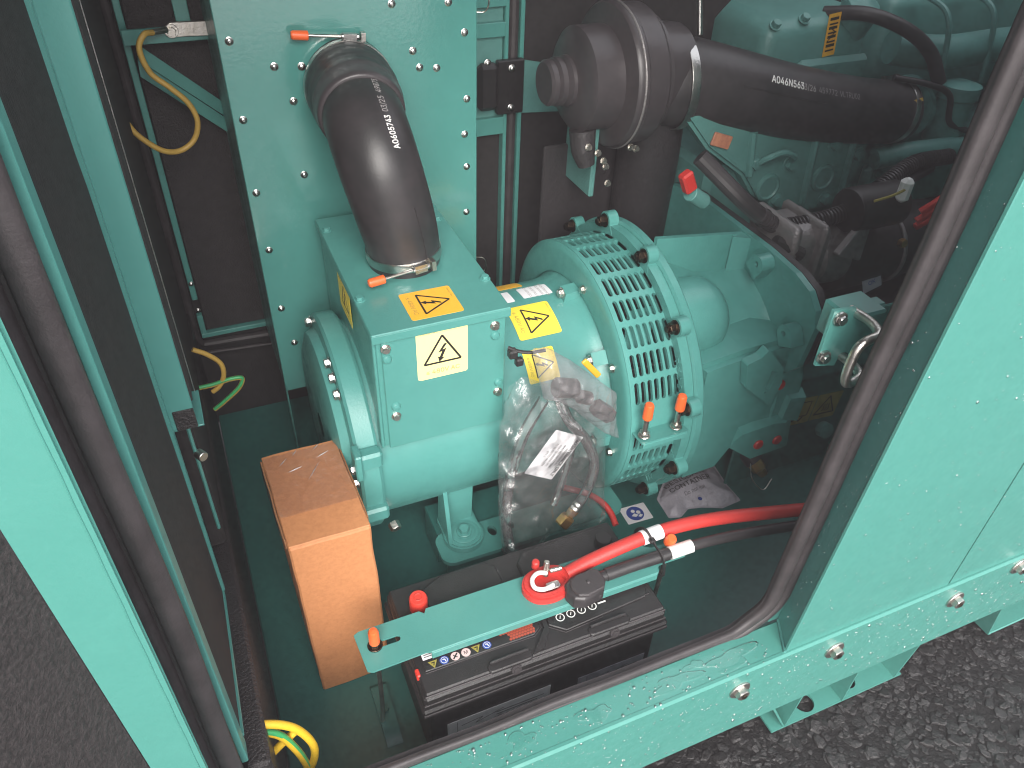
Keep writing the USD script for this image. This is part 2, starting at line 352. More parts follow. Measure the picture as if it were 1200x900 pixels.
# ------------------------------------------------------------------ generator enclosure
E_ = thing('generator_enclosure', 'green steel generator enclosure with rubber-sealed door opening and bolted base rail', 'enclosure', (0.5, -.12, GZ))
XR, XL = 2.2, -.30
def rx(z): return .4475 + .047 * z          # right edge of the opening leans a touch
rail = cat_(box(XL, XR, -.122, -.112, .035, .192, .003), box(XL, XR, -.1215, -.072, .182, .1915, .003), box(XL, XR, -.115, -.09, .035, .043, .002))
rail_p = part(E_, 'base_rail', rail, 'teal_wet')
for x, z in ((.39, .152), (.547, .152), (.772, .150), (.89, .172)):
    b = part(rail_p, 'rail_bolt', hexbolt((x, -.122, z), (0, -1, 0), .0085, .008, .0155, .003, .2), 'zinc')
    part(rail_p, 'bolt_socket', cyl((x, -.1335, z), (x, -.1348, z), .0045, 6), 'dark_bolt')
# water on the ledge and drops on the outer faces
def drops(n, seed):
    r = np.random.default_rng(seed); V = []; F = []; k = 0
    prof = [(1, 0), (.86, .3), (.5, .5), (.02, .58)]
    for i in range(n):
        w = r.random(); s = float(np.clip(r.lognormal(-7.3, .5), .0003, .0024))
        if w < .46: o, nn = (r.uniform(.0, 1.3), -.1222, r.uniform(.04, .188)), (0, -1, 0)
        elif w < .80: z = r.uniform(.2, .85); o, nn = (r.uniform(rx(z) + .006, 1.25), -.1172, z), (0, -1, 0); s *= .8
        elif w < .88: z = r.uniform(.22, .85); t = r.uniform(.1, .9); o, nn = (rx(z) + .02 * t - .0006, -.117 + .043 * t, z), (-1, -.4, 0); s *= .7
        else: o, nn = (r.uniform(-.1, .44), r.uniform(-.118, -.078), .1917), (0, 0, 1)
        m = lathe([(a * s * 1.15, h * s * 1.1) for a, h in prof], o, nn, 8)
        V.append(np.array(m.vertices)); F.append(np.array(m.faces) + k); k += len(m.vertices)
    return trimesh.Trimesh(np.vstack(V), np.vstack(F), process=False)
part(E_, 'water_drops', drops(2600, 5), 'water_drop', smooth=60, kind='stuff')
pud = []
for i, (cx, cy, w, h) in enumerate([(.385, -.098, .034, .013), (.30, -.099, .030, .010), (.335, -.088, .013, .006), (.185, -.098, .022, .009), (.09, -.094, .018, .009)]):
    a = np.linspace(0, 2 * math.pi, 40, endpoint=False); r = 1 + .35 * np.sin(2 * a + i) * .6 + .25 * np.sin(3 * a + 2 * i) + .14 * np.sin(5 * a + 3.1 * i)
    o = Polygon(np.stack([cx + w * r * np.cos(a), cy + h * r * np.sin(a)], 1)).buffer(0).intersection(sbox(-.2, -.119, .5, -.077))
    o = max(getattr(o, 'geoms', [o]), key=lambda g: g.area)
    ms = [np.array(o.exterior.coords)[:-1]]
    q = np.array(o.centroid.coords[0]); V = []; 
    for f, z in ((1, .19155), (.96, .1923), (.9, .1927), (.55, .1928)): V.append(np.c_[q + (ms[0] - q) * f, np.full(len(ms[0]), z)])
    k = len(ms[0]); V = np.vstack(V + [np.r_[q, .1928][None]]); F = []
    for lv in range(3):
        for j in range(k): F += [(lv * k + j, lv * k + (j + 1) % k, (lv + 1) * k + (j + 1) % k), (lv * k + j, (lv + 1) * k + (j + 1) % k, (lv + 1) * k + j)]
    F += [(3 * k + j, 3 * k + (j + 1) % k, 4 * k) for j in range(k)]
    part(E_, 'puddle', trimesh.Trimesh(V, F, process=False), 'water', smooth=60)
# outer panels right of the opening
def quadbox(P, th):
    """a plate from four corners, thickened against its normal"""
    P = np.asarray(P, float); n = unit(np.cross(P[1] - P[0], P[3] - P[0])); return hull(np.vstack([P, P - n * th]))
ZT = 1.40
part(E_, 'outer_panel', quadbox([(rx(.193), -.117, .193), (.7415, -.117, .193), (.7415, -.117, ZT), (rx(ZT), -.117, ZT)], .003), 'teal_wet')
part(E_, 'outer_panel', quadbox([(.745, -.117, .193), (XR, -.117, .193), (XR, -.117, ZT), (.745, -.117, ZT)], .003), 'teal_wet')
part(E_, 'panel_backing', box(.70, .79, -.1135, -.11, .193, ZT), 'foam_black')
part(E_, 'jamb_return', quadbox([(rx(.193) + .022, -.072, .193), (rx(.193), -.1165, .193), (rx(ZT), -.1165, ZT), (rx(ZT) + .022, -.072, ZT)], .002), 'teal_paint')
part(E_, 'weld_seam', tube([(rx(.193) - .001, -.117, .1935), (rx(.193) + .010, -.095, .1935), (rx(.193) + .021, -.074, .1935)], .0022, 8), 'teal_paint')
part(E_, 'inner_jamb', quadbox([(rx(0.2) + .006, -.0715, .193), (rx(.2) + .12, -.0715, .193), (rx(ZT) + .12, -.0715, ZT), (rx(ZT) + .006, -.0715, ZT)], .003), 'teal_paint')
# left jamb: front strip, return, inner flange
def lx(z): return -.2552 - .024 * (z - .457)       # left edge of the front strip
part(E_, 'corner_post', [quadbox([(lx(.1925), -.122, .1925), (-.2185, -.122, .1925), (-.2215, -.122, ZT), (lx(ZT), -.122, ZT)], .004), quadbox([(-.2185, -.1185, .1925), (-.236, -.072, .1925), (-.236, -.072, ZT), (-.2185, -.1185, ZT)], .002),
                         quadbox([(lx(.1925), -.05, .1925), (lx(.1925), -.1185, .1925), (lx(ZT), -.1185, ZT), (lx(ZT), -.05, ZT)], .003)], 'teal_wet')
part(E_, 'weld_bead', tube([(-.2235 - .0002 * math.sin(k * 2.1), -.1222, .2 + k * .02) for k in range(50)], .0005, 6, 2), 'teal_wet')
part(E_, 'inner_flange', box(-.2055, -.1985, -.058, -.036, .30, ZT, .001), 'teal_paint')
# rubber seal round the opening
def arc(cx, cz, r, a0, a1, n=9): return [(cx + r * math.cos(a), cz + r * math.sin(a)) for a in np.linspace(a0, a1, n)]
R_ = .062
xb, xt, zb, zt = .4610, .508, .2000, 1.33
pl = []
pl += [(xb + (z - .27) * .045, z) for z in np.linspace(zt, .30, 26)]
pl += arc(xb - R_, zb + R_, R_, 0, -math.pi / 2, 12)
pl += [(x, zb) for x in np.linspace(xb - R_ - .03, -.15, 26)]
pl += arc(-.219 + R_, zb + R_, R_, -math.pi / 2, -math.pi, 12)
pl += [(-.219, z) for z in np.linspace(zb + R_ + .03, zt, 26)]
pl = np.array(pl); wob = .0012
sealP = np.array([(x + wob * math.sin(i * .55), -.071 + .0006 * math.sin(i * .8), z + wob * math.sin(i * .43)) for i, (x, z) in enumerate(pl)])
def lobe(cx, cy, r, n=10, a0=0, a1=2 * math.pi): return [(cx + r * math.cos(a), cy + r * math.sin(a)) for a in np.linspace(a0, a1, n)]
# profile in (U = -y, V = in the plane of the opening): a fat bulb inwards, a groove, a clip lip outwards
prof = unary_union([affinity.scale(Point(.002, .0085).buffer(.0095, quad_segs=6), .8, 1), affinity.scale(Point(.001, -.0115).buffer(.0078, quad_segs=6), .85, 1), sbox(-.005, -.017, .001, .016)]).simplify(.0003)
pc = np.array(prof.exterior.coords)[:-1][::-1]
_sx = np.clip(np.minimum((sealP[:, 0] + .20) / .10, (.455 - sealP[:, 0]) / .10), 0, 1) * (sealP[:, 2] < .27)
_sx = np.convolve(np.pad(_sx, 3, mode='edge'), np.ones(7) / 7, 'valid'); sealP[:, 2] -= .0058 * _sx
part(E_, 'rubber_seal', sweep(sealP, pc, fixed=(0, -1, 0), scale=1 - .36 * _sx), 'rubber', smooth=50)
part(E_, 'rubber_seal', sweep(sealP + (0, .010, -.004), .6 * np.array(sbox(-.004, -.012, .006, .013).exterior.coords)[:-1][::-1], fixed=(0, -1, 0)), 'rubber')
# floor, rear wall, roof, hidden end walls
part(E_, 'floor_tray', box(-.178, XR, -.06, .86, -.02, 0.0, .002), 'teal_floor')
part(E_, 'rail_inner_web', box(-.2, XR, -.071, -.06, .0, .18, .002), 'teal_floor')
part(E_, 'rear_wall', box(XL, XR, .862, .90, -.02, ZT), 'foam_black')
part(E_, 'roof', box(XL, XR, -.12, .16, ZT, ZT + .04), 'foam_black')          # with the discharge opening above the engine
part(E_, 'roof', box(XL, .62, .1605, .90, ZT, ZT + .04), 'foam_black')
part(E_, 'roof', box(1.80, XR, .1605, .90, ZT, ZT + .04), 'foam_black')
part(E_, 'end_wall', box(XR, XR + .03, -.12, .90, -.02, ZT), 'foam_black')
# left side wall: foam behind a folded lip, lower foam, post with foam cheek
W_ = part(E_, 'side_wall', box(-.262, -.208, -.05, .90, -.02, ZT), 'foam_black')
part(W_, 'foam_panel', hull([(-.208, -.036, .316), (-.208, .185, .27), (-.2, -.036, .316), (-.2, .185, .27), (-.208, -.036, ZT), (-.208, .185, ZT), (-.2, -.036, ZT), (-.2, .185, ZT)]), 'foam_black')
lip = Polygon([(.186, .27), (.193, .262), (.1975, .5), (.2, .535), (.190, .555), (.196, .80), (.196, ZT), (.183, ZT), (.183, .84), (.188, .81), (.184, .565), (.184, .545), (.186, .50)])
part(W_, 'folded_lip', prism(lip, .0035, frame((-.2, 0, 0), (0, 1, 0), (0, 0, 1))), 'teal_paint')
part(W_, 'bottom_lip', tube([(-.2, .19, .266), (-.2, .07, .2905), (-.2, -.036, .314)], .0028, 8), 'teal_paint')
part(W_, 'lower_foam', box(-.207, -.180, -.05, .86, 0.0, .268, .004), 'foam_textured')
part(W_, 'upper_foam', box(-.207, -.184, .26, .86, .27, ZT, .004), 'foam_black')
P_ = part(E_, 'wall_post', box(-.1985, -.172, .1965, .202, .53, ZT, .0012), 'teal_paint')
part(P_, 'foam_cheek', box(-.1775, -.1705, .2025, .262, .56, ZT, .001), 'foam_black')
part(P_, 'edge_strip', box(-.1705, -.1695, .258, .2595, .51, ZT, .0003), 'steel')
part(P_, 'bottom_plate', box(-.199, -.166, .199, .26, .527, .5295, .0006), 'teal_paint')
part(P_, 'foam_plug', box(-.193, -.172, .1950, .1984, .5300, .556, .001), 'foam_textured')
part(P_, 'latch_screw', cyl((-.184, .235, .46), (-.178, .225, .46), .006, 12), 'zinc')
part(P_, 'door_stay', box(-.188, -.184, .232, .238, .33, .52), 'teal_paint')
# rear door seen in the gap beside the duct
D_ = part(E_, 'rear_door', box(-.158, -.042, .852, .8615, .216, ZT, .003), 'foam_textured')
fr = cat_(box(-.1680, -.1580, .846, .86, .29, ZT, .001), box(-.168, -.0385, .846, .8595, .204, .2135, .001), box(-.168, -.158, .846, .86, .2135, .255, .001))
part(D_, 'door_frame', fr, 'teal_paint')
part(D_, 'door_seal', [tube([(-.178, .848, ZT), (-.178, .848, .21), (-.168, .848, .19), (-.04, .846, .186)], .007, 8, 0), tube([(-.17, .85, .168), (-.04, .848, .160)], .0035, 8, 0)], 'rubber')
for x, z in ((-.1625, .325), (-.1625, .268), (-.043, .2135)): part(D_, 'rivet', rivet((x, .846, z), (0, -1, 0), .0035), 'steel')
part(D_, 'cross_bar', box(-.166, -.036, .822, .828, .744, .7655, .001), 'teal_paint')
part(D_, 'upright_bar', box(-.0885, -.068, .824, .83, .766, ZT, .001), 'teal_paint')
for (a, b, c, d) in (((-.150, .745), (-.046, .648), (-.046, .627), (-.152, .724)), ((-.153, .722), (-.046, .622), (-.046, .600), (-.155, .700))):
    part(D_, 'diagonal_brace', quadbox([(a[0], .83, a[1]), (d[0], .822, d[1]), (c[0], .822, c[1]), (b[0], .83, b[1])], .002), 'teal_paint')
# uprights and hinge behind the duct on the right
part(E_, 'rear_post', box(.444, .4515, .842, .861, 0, ZT, .001), 'teal_paint')
part(E_, 'rear_post', box(.4735, .4815, .842, .861, 0, ZT, .001), 'teal_paint')
part(E_, 'post_seal', tube([(.4625, .850, 0), (.4625, .850, .7), (.4625, .850, ZT)], .0095, 10, 0), 'rubber')
part(E_, 'rear_sheet', box(.33, .443, .850, .861, .53, .80, .001), 'engine_teal')
for z0, z1 in ((.532, .564), (.706, .73), (.755, .775)): part(E_, 'rear_cross_bar', box(.33, .4435, .838, .8495, z0, z1, .001), 'teal_paint')
H_ = part(E_, 'hinge', [box(.385, .425, .815, .8375, .585, .668, .008), box(.426, .478, .828, .8415, .572, .668, .002)], 'black_steel')
for x, z in ((.452, .655), (.452, .585), (.405, .668), (.408, .598)): part(H_, 'rivet', rivet((x, .826, z), (0, -1, 0), .005), 'steel')
part(E_, 'gusset', prism(Polygon([(.482, .566), (.56, .560), (.556, .590), (.515, .655), (.482, .662)]), .003, frame((0, .845, 0), (1, 0, 0), (0, 0, 1))), 'engine_teal')
part(E_, 'rear_strip', box(.60, .612, .846, .861, 0, .56, .001), 'foam_textured')
part(E_, 'rear_strip', box(.618, .628, .846, .861, 0, .56, .001), 'foam_textured')
# fork pocket under the rail
K_ = part(E_, 'fork_pocket', prism(Polygon([(.505, -.119), (.738, -.119), (.764, -.119), (.764, .40), (.505, .40)]).difference(Point(.582, -.098).buffer(.0165)).difference(Point(.672, -.096).buffer(.0125)), .004, np.array([[1, 0, 0, 0], [0, 1, 0, 0], [0, 0, 1, -.056], [0, 0, 0, 1.]])), 'teal_wet')
part(K_, 'web', hull([(.481, -.118, .034), (.526, -.1185, -.052), (.527, -.09, -.052), (.482, -.09, .034), (.529, -.1185, -.052), (.485, -.118, .034)]), 'teal_wet')
def web(x0, z0, x1, z1, y0, y1, t=.0025): return hull([(x0, y0, z0), (x1, y0, z1), (x0 + t, y0, z0), (x1 + t, y0, z1), (x0, y1, z0), (x1, y1, z1), (x0 + t, y1, z0), (x1 + t, y1, z1)])
part(K_, 'web', web(.527, -.052, .535, .036, -.1195, -.074), 'teal_wet')
part(K_, 'web', web(.640, -.052, .640, .036, -.1195, -.074), 'teal_wet')
part(K_, 'web', web(.748, -.052, .764, .036, -.1195, -.074), 'teal_wet')
part(E_, 'fork_pocket', [box(.96, 1.25, -.119, .4, -.056, -.052), web(.958, -.052, .94, .036, -.1195, .3)], 'teal_wet')

# open door on the left, its lining seen from inside
O_ = thing('enclosure_door', 'open enclosure door lined with dusty black foam at the left edge', 'door', (-.29, -.13, 0))
_d = np.array([-math.sin(math.radians(40)), -math.cos(math.radians(40))]); _n = np.array([_d[1], -_d[0]])
def doorslab(t0, t1, s1): return hull([(*(np.array([lx(z) - .0005, -.1228]) + _d * s_ + _n * t), z) for z in (0.0, ZT) for s_ in (0.0, s1) for t in (t0, t1)])
part(O_, 'door_skin', doorslab(.0525, .058, .86), 'teal_wet')
part(O_, 'foam_lining', doorslab(0.0, .052, .82), 'door_foam')

# ------------------------------------------------------------------ air duct with riveted front
A_ = thing('air_duct', 'tall glossy green sheet metal duct with riveted front behind the terminal box', 'duct', (.13, .75, .2))
part(A_, 'front_panel', box(-.0485, .3125, .637, .640, .200, ZT, .001), 'teal_gloss')
part(A_, 'side_panel', box(.308, .3125, .6405, .862, .200, ZT, .001), 'teal_paint')
part(A_, 'side_panel', box(-.0485, -.0455, .6405, .862, .200, ZT, .001), 'teal_paint')
part(A_, 'bottom_panel', box(-.045, .3075, .6405, .86, .2, .203, .0008), 'teal_paint')
part(A_, 'leg', box(-.0475, -.0445, .66, .68, .0, .2, .0008), 'teal_paint')
for x, z in ((.187, .821), (.214, .757), (.018, .753), (.037, .704), (.0545, .75), (.223, .733), (.249, .73), (.293, .776), (.269, .818), (.292, .625), (.295, .571), (.294, .491), (-.035, .686), (-.036, .577), (.037, .595), (-.033, .481), (-.031, .372), (-.02, .300), (.0, .285), (-.034, .79), (.296, .68), (.05, .84)):
    part(A_, 'rivet', cat_(rivet((x, .637, z), (0, -1, 0), .0042), cyl((x, .6335, z), (x, .6318, z), .0015, 8)), 'steel')
for z in (.366, .80): part(A_, 'wire_loop', tube([(.313, .645, z), (.325, .64, z + .001), (.330, .638, z + .008), (.330, .637, z + .022), (.325, .638, z + .03), (.313, .645, z + .03)], .0011, 8), 'zinc')

# ------------------------------------------------------------------ printed labels
def ring(poly, w): return poly.buffer(w / 2, join_style=1, quad_segs=4).difference(poly.buffer(-w / 2, join_style=2))
BOLT = Polygon([(.10, .98), (-.24, .40), (-.02, .44), (-.17, .05), (-.28, .10), (-.20, -.32), (.09, -.02), (-.02, .01), (.22, .62), (.0, .56), (.27, .98)])
def warn_print(s=1.0):
    """black print of a shock warning in a label of 1 x 1 centred on the origin: triangle, bolt, words"""
    tri = Polygon([(-.34, -.2), (.34, -.2), (0, .37)])
    g = unary_union([ring(tri.buffer(.012), .040), affinity.translate(affinity.scale(BOLT, .34, .31, origin=(0, 0)), .0, -.105)])
    return prism(g, .0001)
def label(parent, o, u, v, w, h, mat_, ink='ink', words='≤ 480V AC', f=None, tri=True, wordmat=None, sm=False, lab=None):
    """a sticker; o its centre on the surface; f maps local (x, y, z) instead of the plane"""
    M = frame(o, u, v)
    g = (lambda m, e: mapfn(m, f, e)) if f else (lambda m, e: put(m, M))
    p = part(parent, 'warning_label', g(prism(rrect(w, h, min(w, h) * .06), .0004), .006), mat_, lab)
    if tri:
        t = warn_print(); t.apply_scale((min(w, h), min(w, h), 1)); t.apply_translation((0, 0, .0005)); part(p, 'symbol', g(t, .004), ink, smooth=False)
    if words:
        t = text(words, h * .085, .0001); t.apply_translation((0, -h * .36, .0005)); part(p, 'lettering', g(t, .004), wordmat or ink, smooth=False)
        t = text('ECM00028 - 480V', h * .024, .0001); t.apply_translation((-w * .25, h * .44, .0005)); part(p, 'small_print', g(t, .004), wordmat or ink, smooth=False)
    return p

# ------------------------------------------------------------------ alternator
AX = np.array([0, .443, .274])
def xl(prof, n=64, x0=0.0):
    """lathe about the alternator's axis; rows are (x, radius)"""
    return lathe([(r, x) for x, r in prof], (x0, AX[1], AX[2]), (1, 0, 0), n)
def onaxis(x, ang, r): return np.array([x, AX[1] + r * math.cos(math.radians(ang)), AX[2] + r * math.sin(math.radians(ang))])
def radial(ang): return np.array([0, math.cos(math.radians(ang)), math.sin(math.radians(ang))])
ALT = thing('alternator', 'green alternator with square terminal box and slotted round fan guard', 'alternator', (.25, .443, .08))
part(ALT, 'stator_housing', xl([(.035, .12), (.035, .155), (.36, .1555), (.385, .1575), (.395, .160), (.405, .166)], 96), 'teal_cast', smooth=30)
eb = part(ALT, 'end_bracket', xl([(-.02, .02), (-.02, .125), (-.012, .145), (.0, .150), (.002, .168), (.006, .172), (.03, .172), (.034, .169), (.035, .150)], 80), 'teal_cast', smooth=30)
part(eb, 'lug', box(.0, .036, .262, .292, .225, .25, .004), 'teal_cast')
part(eb, 'lug', [box(.002, .036, .268, .29, .325, .352, .004), box(-.004, .006, .262, .29, .315, .36, .002)], 'teal_cast')
for a in (50, 57, 108, 117, 126, 165, 173):
    o = onaxis(.0, a, .160); part(eb, 'bolt', hexbolt(o, (-1, 0, 0), .006, .006, .009, .0015), 'steel')
part(eb, 'drain_bolt', hexbolt((.048, .305, .165), (.15, -.8, -.3), .008, .012, .0, 0), 'zinc')
# fan guard: a drum with rows of rounded slots, the part of it that faces the opening
RO, RI = .2175, .2115
def ringseg(x0, x1, r0, r1, n=128):
    o = m3.CrossSection.circle(r1, n) - m3.CrossSection.circle(r0, n)
    return m3.Manifold.extrude(o, x1 - x0).translate((0, 0, x0))       # axis z for now
drum = ringseg(.405, .492, RI, RO)
cut = []
for k in range(32):
    a = 94.5 + 11.25 * k + 5.6
    if 226 < a % 360 < 410 and not 40 < (a % 360) < 60: continue
    if 163 < a % 360 < 173: continue
    for j in range(7):
        x = .4165 + j * .0113; half = math.radians(4.6)
        pts = [(x + .0037 * math.cos(t), (.0 + .0037 * math.sin(t)) + s * (half * .2145 - .0037)) for s, ts in ((1, np.linspace(0, math.pi, 6)), (-1, np.linspace(math.pi, 2 * math.pi, 6))) for t in ts]
        cs = m3.CrossSection([np.array(pts)]); b = m3.Manifold.extrude(cs, .03)
        # local (x, y, z) -> axis z = x, tangential = y, radial = z
        ca, sa = math.cos(math.radians(a)), math.sin(math.radians(a))
        b = b.transform(np.array([[0, -sa, ca, ca * .2], [0, ca, sa, sa * .2], [1, 0, 0, 0]]))
        cut.append(b)
drum = drum - m3.Manifold.batch_boolean(cut, m3.OpType.Add)
Maxis = np.array([[0, 0, 1, 0], [1, 0, 0, AX[1]], [0, 1, 0, AX[2]], [0, 0, 0, 1.]])
fg = part(ALT, 'fan_guard', put(drum, Maxis), 'teal_cast', smooth=30)
part(ALT, 'fan_guard_cheek', xl([(.401, .166), (.3995, .172), (.3995, .205), (.403, .2145), (.4075, .2178), (.4075, .2110), (.4045, .205), (.4045, .166)], 96), 'teal_cast')
part(ALT, 'fan_hub', xl([(.41, .12), (.42, .165), (.485, .150), (.488, .12)], 48), 'dark_part')
part(ALT, 'fan', cat_(*[put(box(.425, .482, .150, .196, -.0015, .0015, .0005), np.array([[1, 0, 0, 0], [0, math.cos(t), -math.sin(t), AX[1]], [0, math.sin(t), math.cos(t), AX[2]], [0, 0, 0, 1.]])) for t in np.linspace(0, 2 * math.pi, 22, endpoint=False)]), 'dark_part', kind='stuff')
_a = np.radians(np.linspace(122, 141, 9)); part(ALT, 'fan_baffle', hull([(x, AX[1] + .202 * math.cos(a), AX[2] + .202 * math.sin(a)) for a, x0, x1 in zip(_a, np.linspace(.44, .408, 9), np.linspace(.489, .45, 9)) for x in (x0, x1)]), 'teal_cast')
# flange with bosses and bolts
fl = ringseg(.488, .503, .18, .2335, 128); bs = []
ANG = [44.6 + 30 * k for k in range(12)]
for a in ANG:
    c = (.24 * math.cos(math.radians(a)), .24 * math.sin(math.radians(a)))
    bs.append(m3.Manifold.extrude(m3.CrossSection.circle(.0148, 24), .0175).translate((*c, .487)))
    bs.append(m3.Manifold.extrude(m3.CrossSection([np.array([(-.022, -.02), (.0, -.012), (.0, .012), (-.022, .02)])]).rotate(a), .0165).translate((*c, .4875)))
fl = m3.Manifold.batch_boolean([fl] + bs, m3.OpType.Add)
part(ALT, 'flange', put(fl, Maxis), 'teal_cast', smooth=30)
part(ALT, 'flange_rim', xl([(.503, .18), (.503, .236), (.506, .240), (.517, .240), (.520, .237), (.520, .18)], 96), 'teal_cast')
for i, a in enumerate(ANG):
    if 40 < a % 360 < 240:
        o = onaxis(.4865, a, .24)
        part(ALT, 'flange_bolt', cat_(hexbolt(o, (-1, 0, 0), .0078, .010, .0115, .002, .3 + i), cyl(o + (-.011, 0, 0), o + (-.016, 0, 0), .0055, 10)), 'dark_bolt')
for a, n in ((165, 'cast_number'), (218, 'cast_number')):
    t = text('2 1 E 7' if a == 165 else '116', .011, .0008)
    def f(v, a0=math.radians(a - 13 if a == 165 else a)):
        th = a0 - v[:, 0] / .222; r = .222 + v[:, 1] * .0; return np.c_[np.full(len(v), .4875) - v[:, 2], AX[1] + (.222 + v[:, 1]) * np.cos(th), AX[2] + (.222 + v[:, 1]) * np.sin(th)]
    part(ALT, n, mapfn(t, f, .004), 'teal_cast', smooth=False)
# eyes on the stator's shoulder with small bolts
for a in (96.5, 139.0, 188):
    o = onaxis(.385, a, .162); r = radial(a); t_ = np.cross((1, 0, 0), r)
    e = part(ALT, 'lifting_lug', hull([o + p for p in [d * t_ * .011 + x_ * np.array([1., 0, 0]) + h * r for d in (-1, 1) for x_, h in ((-.012, -.01), (.018, -.01), (-.010, .010), (.014, .012))]]), 'teal_cast')
    part(e, 'bolt', hexbolt(o + r * .005 + np.array([-.011, 0, 0]), (-1, 0, 0), .006, .006, .009, .001), 'zinc')
    part(e, 'bolt', [hexbolt(onaxis(.3995, a + 6, .183), (-1, 0, 0), .005, .005, .0075, .001)], 'zinc')
# bracket with two long bolts under red caps
bd = radial(183.5)
bp = part(ALT, 'strap_bracket', put(bevelprism(rrect(.082, .03, .003), .003, .0008), frame((.4475, AX[1] - .2305, .303), (1, 0, 0), (0, -1, .1))), 'teal_cast')
part(bp, 'strap_lip', put(bevelprism(rrect(.078, .010, .002), .0025, .0008), frame((.4475, AX[1] - .245, .2985), (1, 0, 0), (0, 0, 1))), 'teal_cast')
for x in (.4175, .4735):
    sb_ = part(ALT, 'capped_bolt', [cyl((x, AX[1] - .2320, .303), (x, AX[1] - .2320, .354), .0042, 12), hexbolt((x, AX[1] - .2320, .3065), (0, 0, 1), .0075, .006, .0095, .0015)], 'zinc')
    part(sb_, 'red_cap', lathe([(1e-5, 0), (.0072, 0), (.0078, .002), (.0074, .024), (.006, .027), (1e-5, .0275)], (x, AX[1] - .2320, .341), (0, 0, 1), 16), 'orange_plastic')
# foot on the chassis
ft = part(ALT, 'foot', [hull([(x, y, z) for x in (.138, .186) for y, z in ((.322, .19), (.335, .19), (.345, .090), (.330, .090))]),
                   bevelprism(unary_union([rrect(.062, .04, .004, .162, .33), Point(.162, .303).buffer(.033)]), .013, .003, np.array([[1, 0, 0, 0], [0, 1, 0, 0], [0, 0, 1, .0825], [0, 0, 0, 1.]])),
                   hull([(x, y, z) for x in (.132, .1385) for y, z in ((.312, .195), (.335, .195), (.345, .09), (.288, .094))])], 'teal_cast')
part(ft, 'foot_ring', lathe([(.024, 0), (.024, .0015), (.0225, .0025), (.018, .0025)], (.163, .303, .0953), (0, 0, 1), 28), 'teal_cast')
part(ft, 'foot_bolt', hexbolt((.163, .303, .0953), (0, 0, 1), .0078, .009, .0125, .003), 'teal_cast')
part(ALT, 'foot', box(.128, .19, .52, .60, .084, .2, .004), 'teal_cast')
# terminal box
BX0, BX1, BY0, BY1, BZ0, BZ1 = .0405, .2225, .285, .604, .342, .533
tb = part(ALT, 'terminal_box', [box(BX0 + .0025, BX1 - .0025, BY0 + .004, BY1, BZ0, BZ1 - .001, .002)], 'teal_paint')
part(tb, 'front_cover', box(BX0 + .010, BX1 - .0035, BY0 + .001, BY0 + .0036, BZ0 - .002, BZ1 - .012, .001), 'teal_paint')
part(tb, 'lid', [box(BX0 - .002, BX1 + .002, BY0 - .003, BY1 + .002, BZ1, BZ1 + .0032, .0012), box(BX0 - .002, BX1 + .002, BY0 - .003, BY0 - .0008, BZ1 - .011, BZ1 + .001, .0008), box(BX0 - .002, BX0 - .0005, BY0, BY1, BZ1 - .010, BZ1 + .001, .0005), box(BX1 + .0005, BX1 + .002, BY0, BY1, BZ1 - .010, BZ1 + .001, .0005)], 'teal_paint')
part(tb, 'side_flange', [box(BX0 - .001, BX0 + .0035, BY0 + .003, BY0 + .02, BZ0, BZ1 - .012, .001)], 'teal_paint')
for x, y in ((.0475, .565), (.0460, .366), (.218, .359), (.213, .545)):
    part(tb, 'lid_screw', hexbolt((x, y, BZ1 + .0032), (0, 0, 1), .0048, .0045, .0075, .001), 'teal_cast')
for x, z in ((.056, .510), (.2035, .510), (.0625, .413), (.2095, .413)):
    part(tb, 'cover_screw', hexbolt((x, BY0 + .001, z if z > .45 else z - .017), (0, -1, 0), .0045, .0045, .0068, .001), 'zinc')
    part(tb, 'cover_stud', lathe([(.0065, 0), (.0062, .0018), (.0045, .0036), (1e-5, .0042)], (x + .0005, BY0 + .001, z - .016 if z > .45 else z), (0, -1, 0), 16), 'teal_cast')
label(ALT, (.1305, BY0 + .001, .4855), (1, 0, 0), (0, 0, 1), .070, .078, 'pale_yellow_label', wordmat='faint_ink', lab='pale yellow shock warning on the front of the terminal box')
label(ALT, (.1305, .328, BZ1 + .0032), (0, -1, 0), (1, 0, 0), .064, .070, 'orange_label', wordmat='faint_ink', lab='orange shock warning on the lid of the terminal box')
label(ALT, (BX0 - .0010, .437, .495), (0, -1, 0), (0, 0, 1), .07, .055, 'yellow_label', wordmat='faint_ink', lab='yellow shock warning on the shaded side of the terminal box')
def onstator(xc, ac):
    """local x runs round the stator towards the viewer, local y along the axis"""
    def f(v):
        R = .1556 + .0004 + v[:, 2]; th = math.radians(ac) + v[:, 0] / .156
        return np.c_[xc + v[:, 1], AX[1] + R * np.cos(th), AX[2] + R * np.sin(th)]
    return f
label(ALT, 0 * AX, (1, 0, 0), (0, 1, 0), .064, .070, 'yellow_label', wordmat='faint_ink', f=onstator(.314, 107.5), lab='bright yellow shock warning bent over the stator')
label(ALT, 0 * AX, (1, 0, 0), (0, 1, 0), .05, .05, 'yellow_label', wordmat='faint_ink', f=onstator(.300, 135), tri=True, lab='yellow shock warning half hidden by the parts bag')
label(ALT, 0 * AX, (1, 0, 0), (0, 1, 0), .04, .11, 'orange_label', words=None, tri=False, f=onstator(.28, 66), lab='orange sticker at the back of the stator')
wl = label(ALT, 0 * AX, (1, 0, 0), (0, 1, 0), .034, .052, 'white_label', words=None, tri=False, f=onstator(.276, 84.5), lab='white sticker with a yellow triangle beside the terminal box')
part(wl, 'triangle', mapfn(prism(Polygon([(-.013, -.02), (.013, -.02), (0, .012)]), .0002, None, .0005), onstator(.276, 84.5), .004), 'orange_label')
